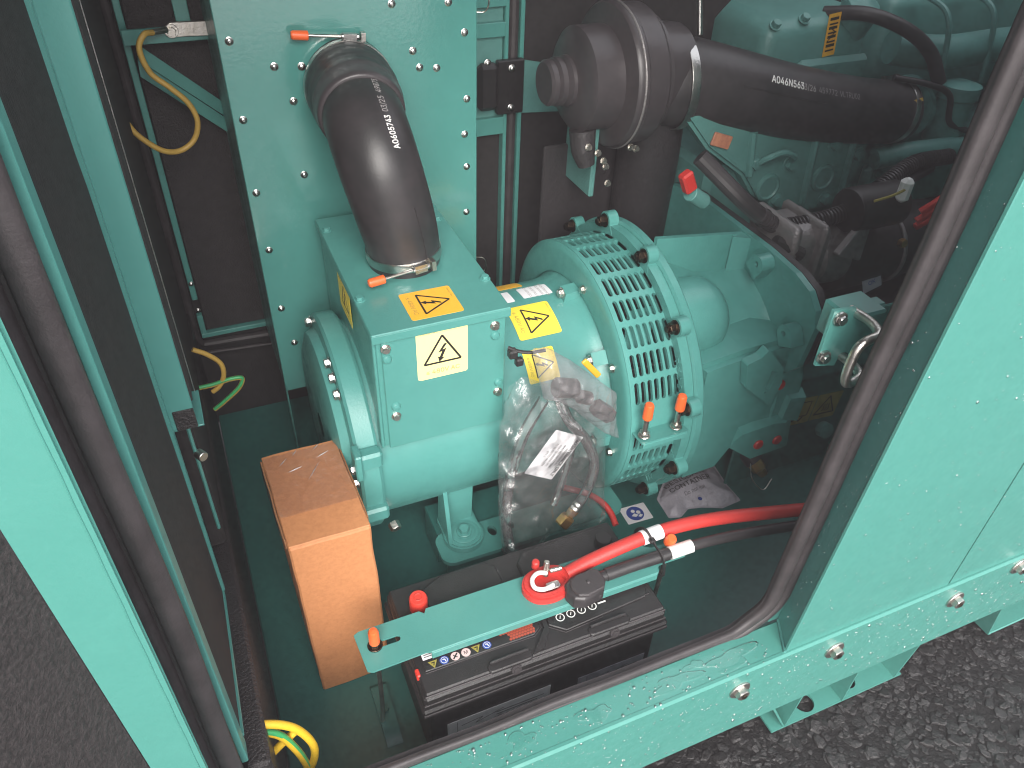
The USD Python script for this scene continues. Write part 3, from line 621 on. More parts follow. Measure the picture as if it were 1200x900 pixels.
wl = label(ALT, 0 * AX, (1, 0, 0), (0, 1, 0), .034, .05, 'white_label', words=None, tri=False, f=onstator(.343, 83.5), lab='white sticker of small print on top of the stator')
for i, (s, y) in enumerate((('MAINTENANCE', .016), ('SEE MANUAL', .008), ('FOR DETAILS', -.002), ('OF SERVICE', -.012))):
    t = text(s, .0042, .0001); t.apply_transform(np.array([[1, 0, 0, 0], [0, 1, 0, y], [0, 0, 1, .0005], [0, 0, 0, 1.]])); part(wl, 'lettering', mapfn(t, onstator(.343, 83.5), .004), 'grey_print', smooth=False)

# ------------------------------------------------------------------ chassis the alternator and engine stand on
CH = thing('chassis_rail', 'green slotted steel chassis rail under the alternator foot', 'chassis', (.3, .31, 0))
pl_ = unary_union([rrect(.33, .066, .02, .28, .292), sbox(.2, .28, .445, .325)]).difference(unary_union([affinity.scale(Point(.212, .300).buffer(.0075), 1, 1.5), affinity.scale(Point(.245, .300).buffer(.006), 1, 1.5)]))
part(CH, 'top_plate', prism(pl_, .008, np.array([[1, 0, 0, 0], [0, 1, 0, 0], [0, 0, 1, .074], [0, 0, 0, 1.]])), 'teal_paint')
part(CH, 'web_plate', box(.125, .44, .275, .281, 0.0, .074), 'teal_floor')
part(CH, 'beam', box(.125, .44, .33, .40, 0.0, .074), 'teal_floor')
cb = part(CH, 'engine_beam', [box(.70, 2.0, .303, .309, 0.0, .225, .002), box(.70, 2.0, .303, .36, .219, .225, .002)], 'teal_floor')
w1 = part(CH, 'warning_label', put(prism(rrect(.062, .064, .003), .0005), frame((.835, .3028, .149), (1, 0, -.08), (0, 0, 1))), 'olive_label', 'dull yellow instruction label with a box symbol on the chassis beam')
part(w1, 'symbol', put(prism(unary_union([ring(rrect(.04, .034, .002, 0, .004), .0016), LineString([(-.014, -.022), (-.004, -.018), (.004, -.024), (.010, -.016)]).buffer(.0016)]), .0002, None, .0006), frame((.835, .3028, .149), (1, 0, -.08), (0, 0, 1))), 'ink')
w2 = part(CH, 'warning_label', put(prism(rrect(.06, .062, .003), .0005), frame((.8985, .3028, .144), (1, 0, -.08), (0, 0, 1))), 'olive_label', 'dull yellow hot surface warning on the chassis beam')
part(w2, 'symbol', put(prism(unary_union([ring(Polygon([(-.024, -.018), (.024, -.018), (0, .024)]), .0026)] + [LineString([(x - .001, -.011), (x + .002, -.006), (x - .001, 0), (x + .001, .005)]).buffer(.0010) for x in (-.006, 0, .006)]), .0002, None, .0006), frame((.8985, .3028, .144), (1, 0, -.08), (0, 0, 1))), 'ink')

# ------------------------------------------------------------------ engine
def moved(m, d): m = m.copy(); m.apply_translation(d); return m
def loftx(rings):
    """closed rings of equal length, one after another, capped"""
    X = np.vstack(rings); k = len(rings[0]); F = []
    for i in range(len(rings) - 1):
        for j in range(k):
            a, b, c, d = i * k + j, i * k + (j + 1) % k, (i + 1) * k + (j + 1) % k, (i + 1) * k + j
            F += [(a, c, b), (a, d, c)]
    X = np.vstack([X, rings[0].mean(0), rings[-1].mean(0)]); n = len(X)
    F += [(n - 2, j, (j + 1) % k) for j in range(k)] + [(n - 1, (len(rings) - 1) * k + (j + 1) % k, (len(rings) - 1) * k + j) for j in range(k)]
    m = trimesh.Trimesh(X, F, process=False); m.fix_normals(); return m
def rx_ring(x, cy, cz, r, n=48, sq=0.0):
    a = np.arange(n) * 2 * math.pi / n; rr = r * (1 + sq * .12 * (1 - np.cos(4 * a)) )
    return np.c_[np.full(n, x), cy + rr * np.cos(a), cz + rr * np.sin(a)]
ENG = thing('engine', 'green diesel engine with cast flywheel housing behind the fan guard', 'engine', (.9, .5, .1))
fh = part(ENG, 'flywheel_housing', loftx([rx_ring(.5205, .443, .274, .222), rx_ring(.545, .443, .274, .205), rx_ring(.60, .437, .266, .183), rx_ring(.66, .43, .258, .182), rx_ring(.688, .428, .256, .196)]), 'teal_cast', smooth=40)
flp = Polygon([(.26, .30), (.212, .36), (.203, .44), (.212, .465), (.235, .487), (.27, .4975), (.34, .503), (.55, .503), (.63, .487), (.68, .44), (.68, .12), (.62, .06), (.35, .06), (.33, .2)])
Myz = lambda x: np.array([[0, 0, 1, x], [1, 0, 0, 0], [0, 1, 0, 0], [0, 0, 0, 1.]])
part(fh, 'housing_flange', bevelprism(flp.buffer(-.004).buffer(.004), .014, .003, Myz(.686)), 'teal_cast')
part(fh, 'rear_plate', prism(flp.buffer(-.002), .012, Myz(.7005)), 'dark_part')
part(fh, 'web_plate', hull([(.519, .40, .52), (.519, .408, .52), (.688, .40, .499), (.688, .408, .499), (.519, .40, .38), (.519, .408, .38), (.688, .40, .38), (.688, .408, .38)]), 'teal_cast')
part(fh, 'web_plate', hull([(.660, .395, .5), (.688, .38, .5), (.660, .395, .38), (.688, .38, .38), (.664, .40, .5), (.688, .40, .5), (.664, .40, .38), (.688, .4, .38)]), 'teal_cast')
# the rounded pocket for the starter pinion
part(fh, 'pinion_pocket', lathe([(1e-5, .092), (.03, .090), (.048, .083), (.059, .070), (.0635, .054), (.065, .03), (.065, 0), (1e-5, 0)], (.515, .335, .408), (1, 0, .0), 40), 'teal_cast', smooth=50)
for y, z, rot in ((.235, .415, -.5), (.33, .485, .5)):
    ear = prism(unary_union([Point(0, 0).buffer(.015), sbox(-.015, -.02, .015, 0)]).difference(Point(0, .001).buffer(.0045)), .024, np.array([[0, 0, 1, .661], [math.cos(rot), -math.sin(rot), 0, y], [math.sin(rot), math.cos(rot), 0, z], [0, 0, 0, 1.]]))
    part(fh, 'bolt_ear', ear, 'teal_cast')
blk = Polygon([(.521, .385), (.60, .395), (.706, .398), (.722, .37), (.743, .308), (.746, .25), (.730, .168), (.659, .161), (.625, .185), (.600, .145), (.521, .14)])
Mxz = lambda y: np.array([[1, 0, 0, 0], [0, 0, 1, y], [0, 1, 0, 0], [0, 0, 0, 1.]])
def pring(P, y, k): c = P.mean(0); q = c + (P - c) * k; return np.c_[q[:, 0], np.full(len(q), y), q[:, 1]]
bp_ = np.array(blk.buffer(-.006).buffer(.006).exterior.coords)[:-1]
lb = part(fh, 'lower_block', [bevelprism(Polygon([(a, -b) for a, b in bp_]), .165, .010, np.array([[1, 0, 0, 0], [0, 0, -1, .400], [0, -1, 0, 0], [0, 0, 0, 1.]]))], 'teal_cast', smooth=40)
bossp = Polygon([(.587, .389), (.612, .396), (.623, .408), (.664, .361), (.669, .332), (.658, .286), (.597, .342)])
slot = Polygon([(.638, .318), (.646, .322), (.653, .357), (.640, .364)])
part(fh, 'slotted_boss', prism(bossp.buffer(-.003).buffer(.003).difference(slot), .016, Mxz(.216)), 'teal_cast')
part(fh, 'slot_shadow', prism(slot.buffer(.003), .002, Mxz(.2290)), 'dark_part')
part(fh, 'lower_pad', hull([(.627, 0.2250, .225), (.657, 0.2210, .163), (.733, 0.2210, .168), (.716, 0.2230, .225), (.69, 0.2230, .232), (.616, 0.2370, .19), (.62, 0.2450, .245), (.66, 0.2450, .152), (.742, 0.2450, .16), (.745, 0.2450, .24)]), 'teal_cast')
part(fh, 'side_pad', hull([(.707, 0.2270, .232), (.742, 0.2250, .22), (.7445, 0.2250, .272), (.714, 0.2270, .276), (.70, 0.2410, .225), (.746, 0.2430, .21), (.747, 0.2430, .28), (.705, 0.2410, .284)]), 'teal_cast')
for x, y, z in ((.6835, .2325, .311), (.7055, .2225, .191), (.666, .2225, .193)):
    part(fh, 'red_plug', lathe([(.0095, -.004), (.0095, .002), (.008, .004), (1e-5, .005)], (x, y, z), (0, -1, 0), 20), 'red_plug')
# engine block and covers
blk_ = part(ENG, 'engine_block', box(.72, 1.75, .562, .80, .10, .535, .012), 'engine_teal')
part(blk_, 'gear_cover', bevelprism(Polygon([(.622, .655), (.684, .588), (.768, .530), (.80, .49), (.844, .458), (.89, .440), (.941, .432), (1.015, .434), (1.039, .475), (1.048, .553), (1.057, .600), (1.04, .615), (.80, .66)]).buffer(-.008).buffer(.008), .03, .006, frame((0, .56, 0), (1, 0, 0), (0, 0, 1))), 'engine_teal')
for x0, z0, x1, z1 in ((.912, .59, .922, .455), (1.004, .58, 1.012, .45), (.769, .61, .782, .53)):
    part(blk_, 'rib', tube([(x0, .529, z0), (x1, .529, z1)], .0075, 8, 0), 'engine_teal')
part(blk_, 'lifting_handle', tube([(.789, .528, .548), (.796, .51, .566), (.828, .507, .574), (.856, .51, .562), (.866, .528, .543)], .0055, 8), 'engine_teal')
for x, z in ((.856, .472), (.868, .540), (.787, .553), (1.025, .536), (.960, .565), (.975, .455), (.90, .62)):
    part(blk_, 'cover_bolt', hexbolt((x, .530, z), (0, -1, 0), .0095, .009, .015, .002), 'engine_teal')
for k, (x, z) in enumerate(((.83, .50), (.955, .50))): part(blk_, 'core_plug', lathe([(.026, 0), (.025, .004), (.021, .006), (.018, .003), (1e-5, .003)], (x, .530, z), (0, -1, 0), 28), 'engine_teal')
part(blk_, 'side_cover', box(1.075, 1.6, .535, .561, .40, .50, .01), 'engine_teal')
for i in range(5): part(blk_, 'cover_bolt', hexbolt((1.10 + .07 * i, .535, .485), (0, -1, 0), .007, .007, .011, .002), 'engine_teal')
part(blk_, 'oil_pipe', tube([(1.06, .52, .525), (1.12, .505, .535), (1.3, .50, .53), (1.6, .50, .53)], .02, 14), 'engine_teal')
part(blk_, 'lower_skirt', box(.74, 1.75, .50, .560, .10, .40, .01), 'dark_part')
hd = part(ENG, 'rocker_cover', box(.83, 1.08, .62, .80, .54, .755, .03), 'engine_teal', smooth=60)
part(hd, 'filler_neck', lathe([(.034, 0), (.034, .05), (.03, .062), (.012, .068), (1e-5, .069)], (1.035, .655, .715), (0, -.5, 1), 24), 'engine_teal', smooth=50)
part(hd, 'head_cover', box(1.12, 1.65, .64, .80, .56, .78, .03), 'engine_teal', smooth=60)
part(hd, 'manifold', tube([(1.10, .60, .70), (1.18, .575, .69), (1.35, .575, .69), (1.6, .58, .69)], .030, 18), 'engine_teal', smooth=60)
for i, x in enumerate((1.16, 1.27, 1.38)):
    part(hd, 'injector_pipe', tube([(x, .62, .78), (x + .005, .56, .76), (x + .02, .545, .68), (x + .03, .55, .60), (x + .01, .56, .53)], .0052, 8), 'engine_teal')
    part(hd, 'pipe_nut', hexbolt((x, .618, .775), (0, -.4, 1), .009, .014), 'steel')
part(hd, 'fuel_filter', lathe([(1e-5, 0), (.030, 0), (.034, .004), (.034, .085), (.037, .088), (.037, .110), (.02, .115), (1e-5, .116)], (1.235, .535, .53), (0, 0, 1), 30), 'engine_teal', smooth=40)
part(hd, 'breather_hose', tube([(.98, .66, .75), (1.02, .60, .76), (1.08, .56, .74), (1.14, .545, .70), (1.17, .53, .65)], .012, 14), 'rubber_hose', smooth=60)
part(hd, 'fuel_line', tube([(1.07, .545, .665), (1.13, .52, .655), (1.19, .515, .63), (1.21, .51, .58), (1.26, .50, .56)], .0055, 8), 'rubber_hose', smooth=60)
for x, z in ((.86, .742), (.92, .748), (1.05, .74)): part(hd, 'cover_screw', hexbolt((x, .640, z), (0, -.6, 1), .007, .008, .011, .002), 'engine_teal')
part(hd, 'rocker_step', box(.90, 1.06, .60, .619, .62, .69, .009), 'engine_teal')
hl = part(hd, 'number_label', put(prism(rrect(.026, .072, .001), .0004), frame((.972, .6195, .725), (1, 0, .12), (-.12, 0, 1))), 'orange_label', 'yellow label with bar marks on the rocker cover')
mk = unary_union([sbox(-.009, z, .009, z + .003 + .002 * (i % 2)) for i, z in enumerate(np.arange(-.028, .026, .0075))] + [LineString([(-.008, -.01), (.006, .004), (-.004, .012)]).buffer(.001)])
part(hl, 'marks', put(prism(mk, .0001, None, .0005), frame((.972, .6195, .725), (1, 0, .12), (-.12, 0, 1))), 'ink')
part(ENG, 'coolant_elbow', tube([(1.115, .56, .595), (1.16, .57, .59), (1.2, .62, .6)], .038, 20), 'engine_teal')
part(ENG, 'pipe_flange', lathe([(1e-5, 0), (.05, 0), (.05, .012), (1e-5, .012)], (1.150, .562, .594), (1, .2, 0), 28), 'engine_teal')
part(ENG, 'orange_tag', put(bevelprism(rrect(.040, .022, .002), .003, .0008), frame((.705, .528, .603), (1, 0, -.35), (.25, .1, 1))), 'orange_tag')
# starter motor
sm_ = part(ENG, 'starter_motor', lathe([(1e-5, 0), (.062, 0), (.0680, .006), (.0680, .13), (.072, .135), (.072, .150), (.066, .156), (.066, .24), (1e-5, .245)], (.885, .42, .408), (1, 0, 0), 40), 'black_plastic')
nc_ = part(sm_, 'nose_casting', box(.722, .840, .348, .45, .395, .512, .02), 'cast_metal', smooth=60)
part(nc_, 'casting_rib', box(.728, .756, .336, .45, .41, .527, .010), 'cast_metal', smooth=60)
part(nc_, 'casting_rib', box(.792, .810, .338, .45, .40, .521, .007), 'cast_metal', smooth=60)
part(nc_, 'nose_collar', lathe([(.045, 0), (.058, .01), (.062, .06), (1e-5, .06)], (.828, .41, .43), (1, 0, 0), 28), 'cast_metal')
part(sm_, 'solenoid', lathe([(1e-5, 0), (.036, 0), (.038, .004), (.038, .1), (.03, .108), (1e-5, .11)], (.87, .375, .520), (1, 0, 0), 28), 'black_plastic')
part(sm_, 'lug_plate', bevelprism(Polygon([(-.03, -.022), (.028, -.024), (.02, .03), (.006, .034)]).buffer(.004), .012, .002, frame((.872, .352, .475), (1, .1, -.35), (.3, .2, 1))), 'cast_metal')
part(sm_, 'lug_bolt', hexbolt((.868, .351, .470), (0, -1, .2), .0085, .008, .013, .002), 'cast_metal')
part(sm_, 'band', torus((1.018, .42, .408), (1, 0, 0), .0690, .004), 'cast_metal')
okl = part(sm_, 'paper_label', put(prism(rrect(.040, .032, .001), .0004), frame((.966, .357, .373), (1, 0, .30), (-.25, .25, 1))), 'grey_label', 'small white OK label on the black starter motor')
part(okl, 'lettering', put(text('OK', .008, .0002), frame((.966, .3563, .373), (1, 0, .30), (-.25, .25, 1))), 'blue_ink', smooth=False)
part(okl, 'lettering', put(moved(text('QUALITY CONTROL', .003, .0002), (0, .0115, 0)), frame((.966, .3563, .373), (1, 0, .30), (-.25, .25, 1))), 'faded_print', smooth=False)
part(sm_, 'cable_strip', tube([(.875, .335, .555), (.905, .33, .562), (.94, .33, .572)], .0022, 6), 'olive_label')
part(sm_, 'white_plug', box(.925, .945, .325, .345, .545, .585, .006), 'white_plastic')
for i, p in enumerate(([(.985, .33, .52), (1.01, .32, .545), (1.05, .33, .56)], [(.99, .335, .50), (1.02, .325, .525), (1.06, .33, .54)], [(1.0, .34, .485), (1.025, .335, .50), (1.07, .34, .51)])):
    part(sm_, 'red_lead', tube(p, .0065, 10), 'red_cable')
part(sm_, 'brass_stud', hexbolt((.985, .345, .455), (0, -1, .3), .007, .01), 'brass')
part(ENG, 'drain_valve', [lathe([(1e-5, 0), (.013, 0), (.0145, .002), (.0145, .022), (.011, .024), (.008, .036), (1e-5, .037)], (.742, .292, .064), (.35, -.62, -.55), 8)], 'brass')
part(ENG, 'drain_fitting', cyl((.730, .318, .082), (.744, .288, .062), .018, 20), 'dark_part')
part(ENG, 'drain_wire', tube([(.735, .295, .08), (.722, .262, .05), (.74, .245, .03), (.765, .255, .04)], .0012, 6), 'zinc')
part(ENG, 'oil_pan', box(.74, 1.7, .32, .62, .05, .20, .02), 'dark_part')
part(ENG, 'knurled_cap', lathe([(1e-5, 0), (.014, 0), (.016, .003), (.016, .018), (1e-5, .02)], (.905, .302, .085), (0, -1, .3), 16), 'engine_teal')

# ------------------------------------------------------------------ air cleaner, its hoses
AC = thing('air_cleaner', 'dark dusty cylindrical air cleaner mounted behind the fan guard', 'air cleaner', (.52, .60, .60))
part(AC, 'canister', lathe([(1e-5, 0), (.030, 0), (.034, .004), (.034, .012), (.030, .014), (.036, .018), (.036, .026), (.030, .028), (.038, .034), (.038, .040), (.068, .045), (.078, .053), (.078, .100), (.086, .102), (.106, .105), (.110, .110), (.110, .122), (.106, .126), (.105, .158), (.100, .165), (.092, .168), (.092, .176), (.086, .178), (.078, .183), (.070, .235), (1e-5, .236)], (.412, .610, .700), (1, .0, 0), 64), 'dusty_rubber', smooth=40)
part(AC, 'band', torus((.528, .610, .700), (1, 0, 0), .1095, .0022, 64), 'cast_metal')
part(AC, 'dust_ejector', tube([(.47, .58, .632), (.472, .575, .60), (.478, .57, .575)], [.022, .02, .014], 14), 'dark_part')
part(AC, 'mount_strap', box(.505, .515, .60, .70, .50, .625, .002), 'engine_teal')
part(AC, 'mount_plate', box(.46, .62, .69, .70, .2, .56, .003), 'dark_part')
for x, z in ((.47, .612), (.488, .60), (.50, .585), (.548, .602), (.558, .598), (.512, .545), (.505, .575)): part(AC, 'bolt', hexbolt((x, .555, z), (0, -1, .2), .004, .005, .006, .001), 'zinc')
part(AC, 'lower_duct', tube([(.63, .63, .63), (.64, .64, .55), (.645, .65, .45), (.65, .66, .30)], .055, 20), 'dark_part')
def along(P, T, U, V, s0, ang, r, flip=1):
    """local x along the hose from arc length s0, local y round it"""
    L = np.r_[0, np.cumsum(np.linalg.norm(np.diff(P, axis=0), axis=1))]
    def f(v):
        s = s0 + flip * v[:, 0]; g = lambda A: np.stack([np.interp(s, L, A[:, i]) for i in range(3)], 1)
        th = ang - flip * v[:, 1] / r(0); R = r(s) + .0002 + v[:, 2]
        return g(P) + R[:, None] * (np.cos(th)[:, None] * g(U) + np.sin(th)[:, None] * g(V))
    return f
IH = thing('intake_hose', 'thick black rubber intake hose with white printed numbers by the engine', 'hose', (.85, .555, .65))
hp = spline([(.612, .604, .686), (.66, .592, .682), (.74, .572, .668), (.86, .555, .640), (1.0, .55, .612), (1.115, .55, .596)], 12)
hr = np.interp(np.linspace(0, 1, len(hp)), [0, .08, .2, .45, .8, 1], [.066, .069, .070, .063, .057, .055])
part(IH, 'hose', sweep(hp, circle(1, 36), up=(0, 0, 1), scale=hr), 'rubber_hose', smooth=60)
Tt, Ut, Vt = frames(hp, up=(0, 0, 1)); Lh = np.r_[0, np.cumsum(np.linalg.norm(np.diff(hp, axis=0), axis=1))]
rad = lambda s: np.interp(s, Lh, hr)
vang = math.atan2((Vt[20] @ np.array([0, -.75, .66])), (Ut[20] @ np.array([0, -.75, .66])))
part(IH, 'seam', mapfn(prism(sbox(0, -.0009, .16, .0009), .0010), along(hp, Tt, Ut, Vt, .12, vang + .36, rad), .01), 'rubber_hose')
for s_, t_, m_, h_ in ((.165, 'A046N563', 'white_print', .0120), (.222, '03/26', 'grey_print', .0110), (.260, '459772', 'hose_print', .0105), (.306, 'VLTRU02', 'hose_print', .0105)):
    t = text(t_, h_, .0001, bold=m_ == 'white_print', center=False, sx=.74)
    part(IH, 'lettering', mapfn(t, along(hp, Tt, Ut, Vt, s_, vang + .12, rad, 1), .004), m_, smooth=False)
def clamp(th, o, axis, r, w=.012, ang=0.0, cap=True, tail=.05, sgn=1):
    """worm drive clamp: band, housing, screw with a red cap"""
    u, v = basis(axis); n = unit(axis); d = math.cos(ang) * u + math.sin(ang) * v; t = np.cross(n, d) * sgn; o = np.asarray(o, float)
    b = part(th, 'hose_clamp', lathe([(r - .0005, -w / 2), (r + .001, -w / 2), (r + .0016, -w * .3), (r + .0012, 0), (r + .0016, w * .3), (r + .001, w / 2), (r - .0005, w / 2)], o, n, 56), 'steel', smooth=40)
    c = o + d * (r + .005)
    part(b, 'clamp_housing', cat_(hull([c + a * t * .009 + e * n * w * .42 + h * d * .004 for a in (-1, 1) for e in (-1, 1) for h in (-1, 1)]), cyl(c - t * .013, c + t * .012, .0042, 10)), 'steel')
    part(b, 'clamp_tab', hull([c - t * .018 + a * t * .003 + e * n * w * .5 + h * d * .006 for a in (-1, 1) for e in (-1, 1) for h in (-1, 1)]), 'zinc')
    if cap:
        part(b, 'clamp_screw', cyl(c + t * .01, c + t * tail, .0022, 10), 'zinc')
        part(b, 'red_cap', lathe([(1e-5, 0), (.0055, 0), (.0062, .001), (.006, .02), (.0045, .0225), (1e-5, .023)], c + t * (tail - .006), t, 16), 'orange_plastic')
    return b
clamp(IH, (.645, .596, .684), (1, -.15, 0), .0735, .014, math.radians(75), False)
part(IH, 'clamp_rod', cyl((.668, .585, .757), (.662, .60, .83), .0045, 12), 'steel')
clamp(IH, (1.100, .55, .599), (1, 0, -.18), .0555, .012, math.radians(60), False)

EH = thing('elbow_hose', 'black rubber elbow hose rising from the terminal box into the riveted duct', 'hose', (.13, .443, .537))
ep = spline([(.1300, .443, .5372), (.1270, .441, .575), (.117, .441, .625), (.107, .450, .675), (.104, .490, .712), (.108, .545, .723), (.116, .636, .720)], 12)
er = np.interp(np.linspace(0, 1, len(ep)), [0, .08, .3, .6, .76, .80, .84, 1], [.0495, .050, .0525, .0535, .053, .054, .0595, .061])
er = er + np.where(np.linspace(0, 1, len(ep)) > .84, 0.0 + .0026 * np.cos(np.arange(len(ep)) * 1.571), 0)
part(EH, 'hose', sweep(ep, circle(1, 40), up=(0, -1, 0), scale=er), 'rubber_hose', smooth=60)
Te, Ue, Ve = frames(ep, up=(0, -1, 0)); Le = np.r_[0, np.cumsum(np.linalg.norm(np.diff(ep, axis=0), axis=1))]
rade = lambda s: np.interp(s, Le, er)
cv = lambda i, d: math.atan2(Ve[i] @ np.array(d), Ue[i] @ np.array(d))
a0 = cv(20, (.35, -.9, .1)); a1 = cv(40, (.1, -.7, .75))
part(EH, 'seam', mapfn(prism(sbox(0, -.0007, .085, .0007), .0009), along(ep, Te, Ue, Ve, .012, a0, rade), .008), 'dark_part')
part(EH, 'cuff', sweep(ep[-20:-13], circle(1, 40), up=(0, -1, 0), scale=er[-20:-13] + np.array([.001, .0045, .005, .005, .005, .0045, .004])), 'dusty_rubber', smooth=50)
for s_, t_, m_ in ((.148, 'A0605743', 'white_print'), (.181, '03/25', 'grey_print'), (.201, '49875', 'grey_print'), (.223, 'PO4', 'faded_print')):
    t = text(t_, .0075, .0001, bold=m_ == 'white_print', center=False, sx=.56)
    part(EH, 'lettering', mapfn(t, along(ep, Te, Ue, Ve, s_, a0 + .10, rade), .004), m_, smooth=False)
clamp(EH, (.1295, .443, .5535), (-.05, 0, 1), .0510, .014, math.atan2(*(lambda u, v: (v @ np.array([.12, -.99, 0]), u @ np.array([.12, -.99, 0])))(*basis((-.05, 0, 1)))), True, .058, -1)
clamp(EH, (.115, .622, .7205), (0, 1, 0), .0625, .010, math.atan2(*(lambda u, v: (v @ np.array([.1, 0, 1]), u @ np.array([.1, 0, 1])))(*basis((0, 1, 0)))), True, .062, -1)

part(IH, 'paint_mark', put(bevelprism(rrect(.034, .006, .001), .001, .0003), frame((1.098, .507, .632), (1, 0, .15), (0, .5, 1))), 'dull_yellow_wire')

CO = thing('corrugated_conduit', 'black corrugated cable conduit draped below the intake hose', 'conduit', (.75, .4, .45))
c1 = [(.60, .44, .625), (.625, .42, .60), (.66, .39, .565), (.705, .385, .53), (.745, .39, .507), (.80, .385, .506), (.88, .385, .515), (.955, .395, .545), (1.04, .42, .56), (1.15, .44, .55)]
cp = spline(c1, 60); Lc = np.r_[0, np.cumsum(np.linalg.norm(np.diff(cp, axis=0), axis=1))]
ss = np.arange(0, Lc[-1], .0011); cp = np.stack([np.interp(ss, Lc, cp[:, i]) for i in range(3)], 1)
part(CO, 'conduit', sweep(cp, circle(1, 14), scale=np.where(ss < .14, .0135, .0120 + .0022 * np.sign(np.sin(ss * 2 * math.pi / .0066)))), 'rubber_hose', smooth=20)
part(CO, 'branch', tube([(.84, .395, .50), (.93, .40, .50), (1.02, .41, .53), (1.1, .43, .54)], .009, 10), 'rubber_hose')
for i in (140, 330): part(CO, 'cable_tie', torus(cp[i], cp[i + 2] - cp[i - 2], .0145, .0014, 20, 6), 'black_plastic')
part(CO, 'sleeve', tube([(.715, .36, .50), (.76, .34, .478)], .011, 10, 0), 'black_plastic')
rp = thing('red_connector', 'small red plastic connector beside the conduit above the flywheel housing', 'connector', (.556, .40, .605))
part(rp, 'body', put(box(-.010, .010, -.008, .008, -.017, .017, .003), frame((.556, .40, .608), (1, .1, .5), (0, 1, 0))), 'red_plug')
part(rp, 'tail', cyl((.565, .402, .588), (.60, .41, .565), .012, 14), 'engine_teal')

# ------------------------------------------------------------------ striker for the door latch
ST = thing('door_striker', 'green striker plate with bent steel rod loop on the right jamb', 'striker', (.49, 0, .6))
part(ST, 'plate', prism(Polygon([(.470, .650), (.501, .647), (.506, .632), (.521, .627), (.521, .584), (.502, .586), (.499, .570), (.470, .577)]), .004, frame((0, .004, 0), (1, 0, 0), (0, 0, 1))), 'teal_paint')
part(ST, 'backing', box(.507, .56, .005, .05, .585, .628, .003), 'teal_paint')
part(ST, 'side_plate', box(.552, .60, .03, .034, .55, .612, .002), 'teal_paint')
part(ST, 'side_lip', box(.552, .59, .0345, .05, .6085, .612, .001), 'teal_paint')
for x, z in ((.480, .639), (.476, .589)): part(ST, 'bolt', [hexbolt((x, 0, z), (0, -1, 0), .0052, .006, .0085, .002), lathe([(.0085, .0), (.0085, .0035), (.006, .004)], (x, 0, z), (0, -1, 0), 18)], 'steel')
part(ST, 'rod_loop', tube([(.505, .01, .638), (.504, -.02, .641), (.497, -.038, .6425), (.491, -.044, .6425), (.476, -.045, .640), (.468, -.045, .634), (.465, -.045, .616), (.466, -.045, .596), (.470, -.045, .587), (.479, -.044, .585), (.491, -.041, .587), (.498, -.032, .586), (.504, -.015, .583), (.505, .01, .581)], .0052, 10, 8), 'zinc', smooth=60)


# ------------------------------------------------------------------ cardboard box
CB = thing('cardboard_box', 'plain brown cardboard box sealed with clear tape at the left of the alternator', 'box', (-.06, .25, 0))
def warp(m, amp, sc, seed):
    v = np.array(m.vertices); d = np.stack([meshkit.fbm(v * sc + 17 * k + seed, 3) - .5 for k in range(3)], 1); m.vertices = v + amp * d; return m
def sub(m, e): V, F = trimesh.remesh.subdivide_to_size(np.array(m.vertices), np.array(m.faces), e, max_iter=14); return trimesh.Trimesh(V, F, process=False)
sh = lambda m: trimesh.Trimesh(np.array(m.vertices) + np.c_[-.012 * np.array(m.vertices)[:, 2] - .03 * (np.array(m.vertices)[:, 1] - .17), -.01 * np.array(m.vertices)[:, 2], np.zeros(len(m.vertices))], np.array(m.faces), process=False)
cb_ = part(CB, 'body', sh(warp(sub(box(-.109, -.006, .170, .340, 0.0, .331, .0025), .012), .0035, 14, 3)), 'cardboard', smooth=50)
part(CB, 'top_flap', sh(warp(sub(box(-.1085, -.0065, .1705, .3405, .3318, .3348, .0012), .010), .004, 14, 3)), 'cardboard', smooth=50)
part(CB, 'flap_edge', sh(warp(sub(box(-.1115, -.1092, .185, .335, .317, .3335, .0008), .01), .004, 22, 9)), 'cardboard_edge')
part(CB, 'flap_edge', sh(warp(sub(box(-.0062, -.0042, .185, .335, .322, .3345, .0008), .01), .003, 22, 5)), 'cardboard_edge')
def tapef(p):
    z = .3362 + .0006 * np.abs(meshkit.fbm(np.c_[p * 30, np.zeros(len(p))] + 3, 2) - .5) * 2 + .0010 * (np.abs(np.sin(p[:, 0] * 38 + p[:, 1] * 34 + 4 * meshkit.noise(np.c_[p * 18, p[:, :1] * 0]))) ** 90)
    x = p[:, 0] - .012 * z - .03 * (p[:, 1] - .17); return np.c_[x, p[:, 1] - .01 * z, z]
tp = part(CB, 'tape', sheet(rrect(.100, .115, .002, -.0575, .277), .0022, tapef, .4, 3), 'tape_film', smooth=True)
for i, (x, y, a, l) in enumerate(((-.075, .296, .25, .022), (-.052, .285, .95, .040), (-.035, .312, .4, .022), (-.088, .315, .8, .018), (-.070, .328, .9, .014), (-.04, .330, .8, .014))):
    c = np.array([x - .004, y, .3368]); d = np.array([math.cos(a), math.sin(a), 0]) * l / 2; m_ = np.array([-math.sin(a), math.cos(a), 0]) * .0007
    part(tp, 'crease', hull([c - d, c + d, c + m_, c - m_, c + (0, 0, .0012), c - d * .6 + (0, 0, .0007), c + d * .6 + (0, 0, .0008)]), 'crease_film', smooth=60)
part(tp, 'tape_end', sheet(sbox(.0, .0, .03, .115), .003, lambda p: np.c_[-.1115 - .0016 * np.sin(p[:, 0] * 200) ** 2 - .03 * (p[:, 1] + .05) - .004, p[:, 1] + .215, .333 - p[:, 0]]), 'tape_film', smooth=True)

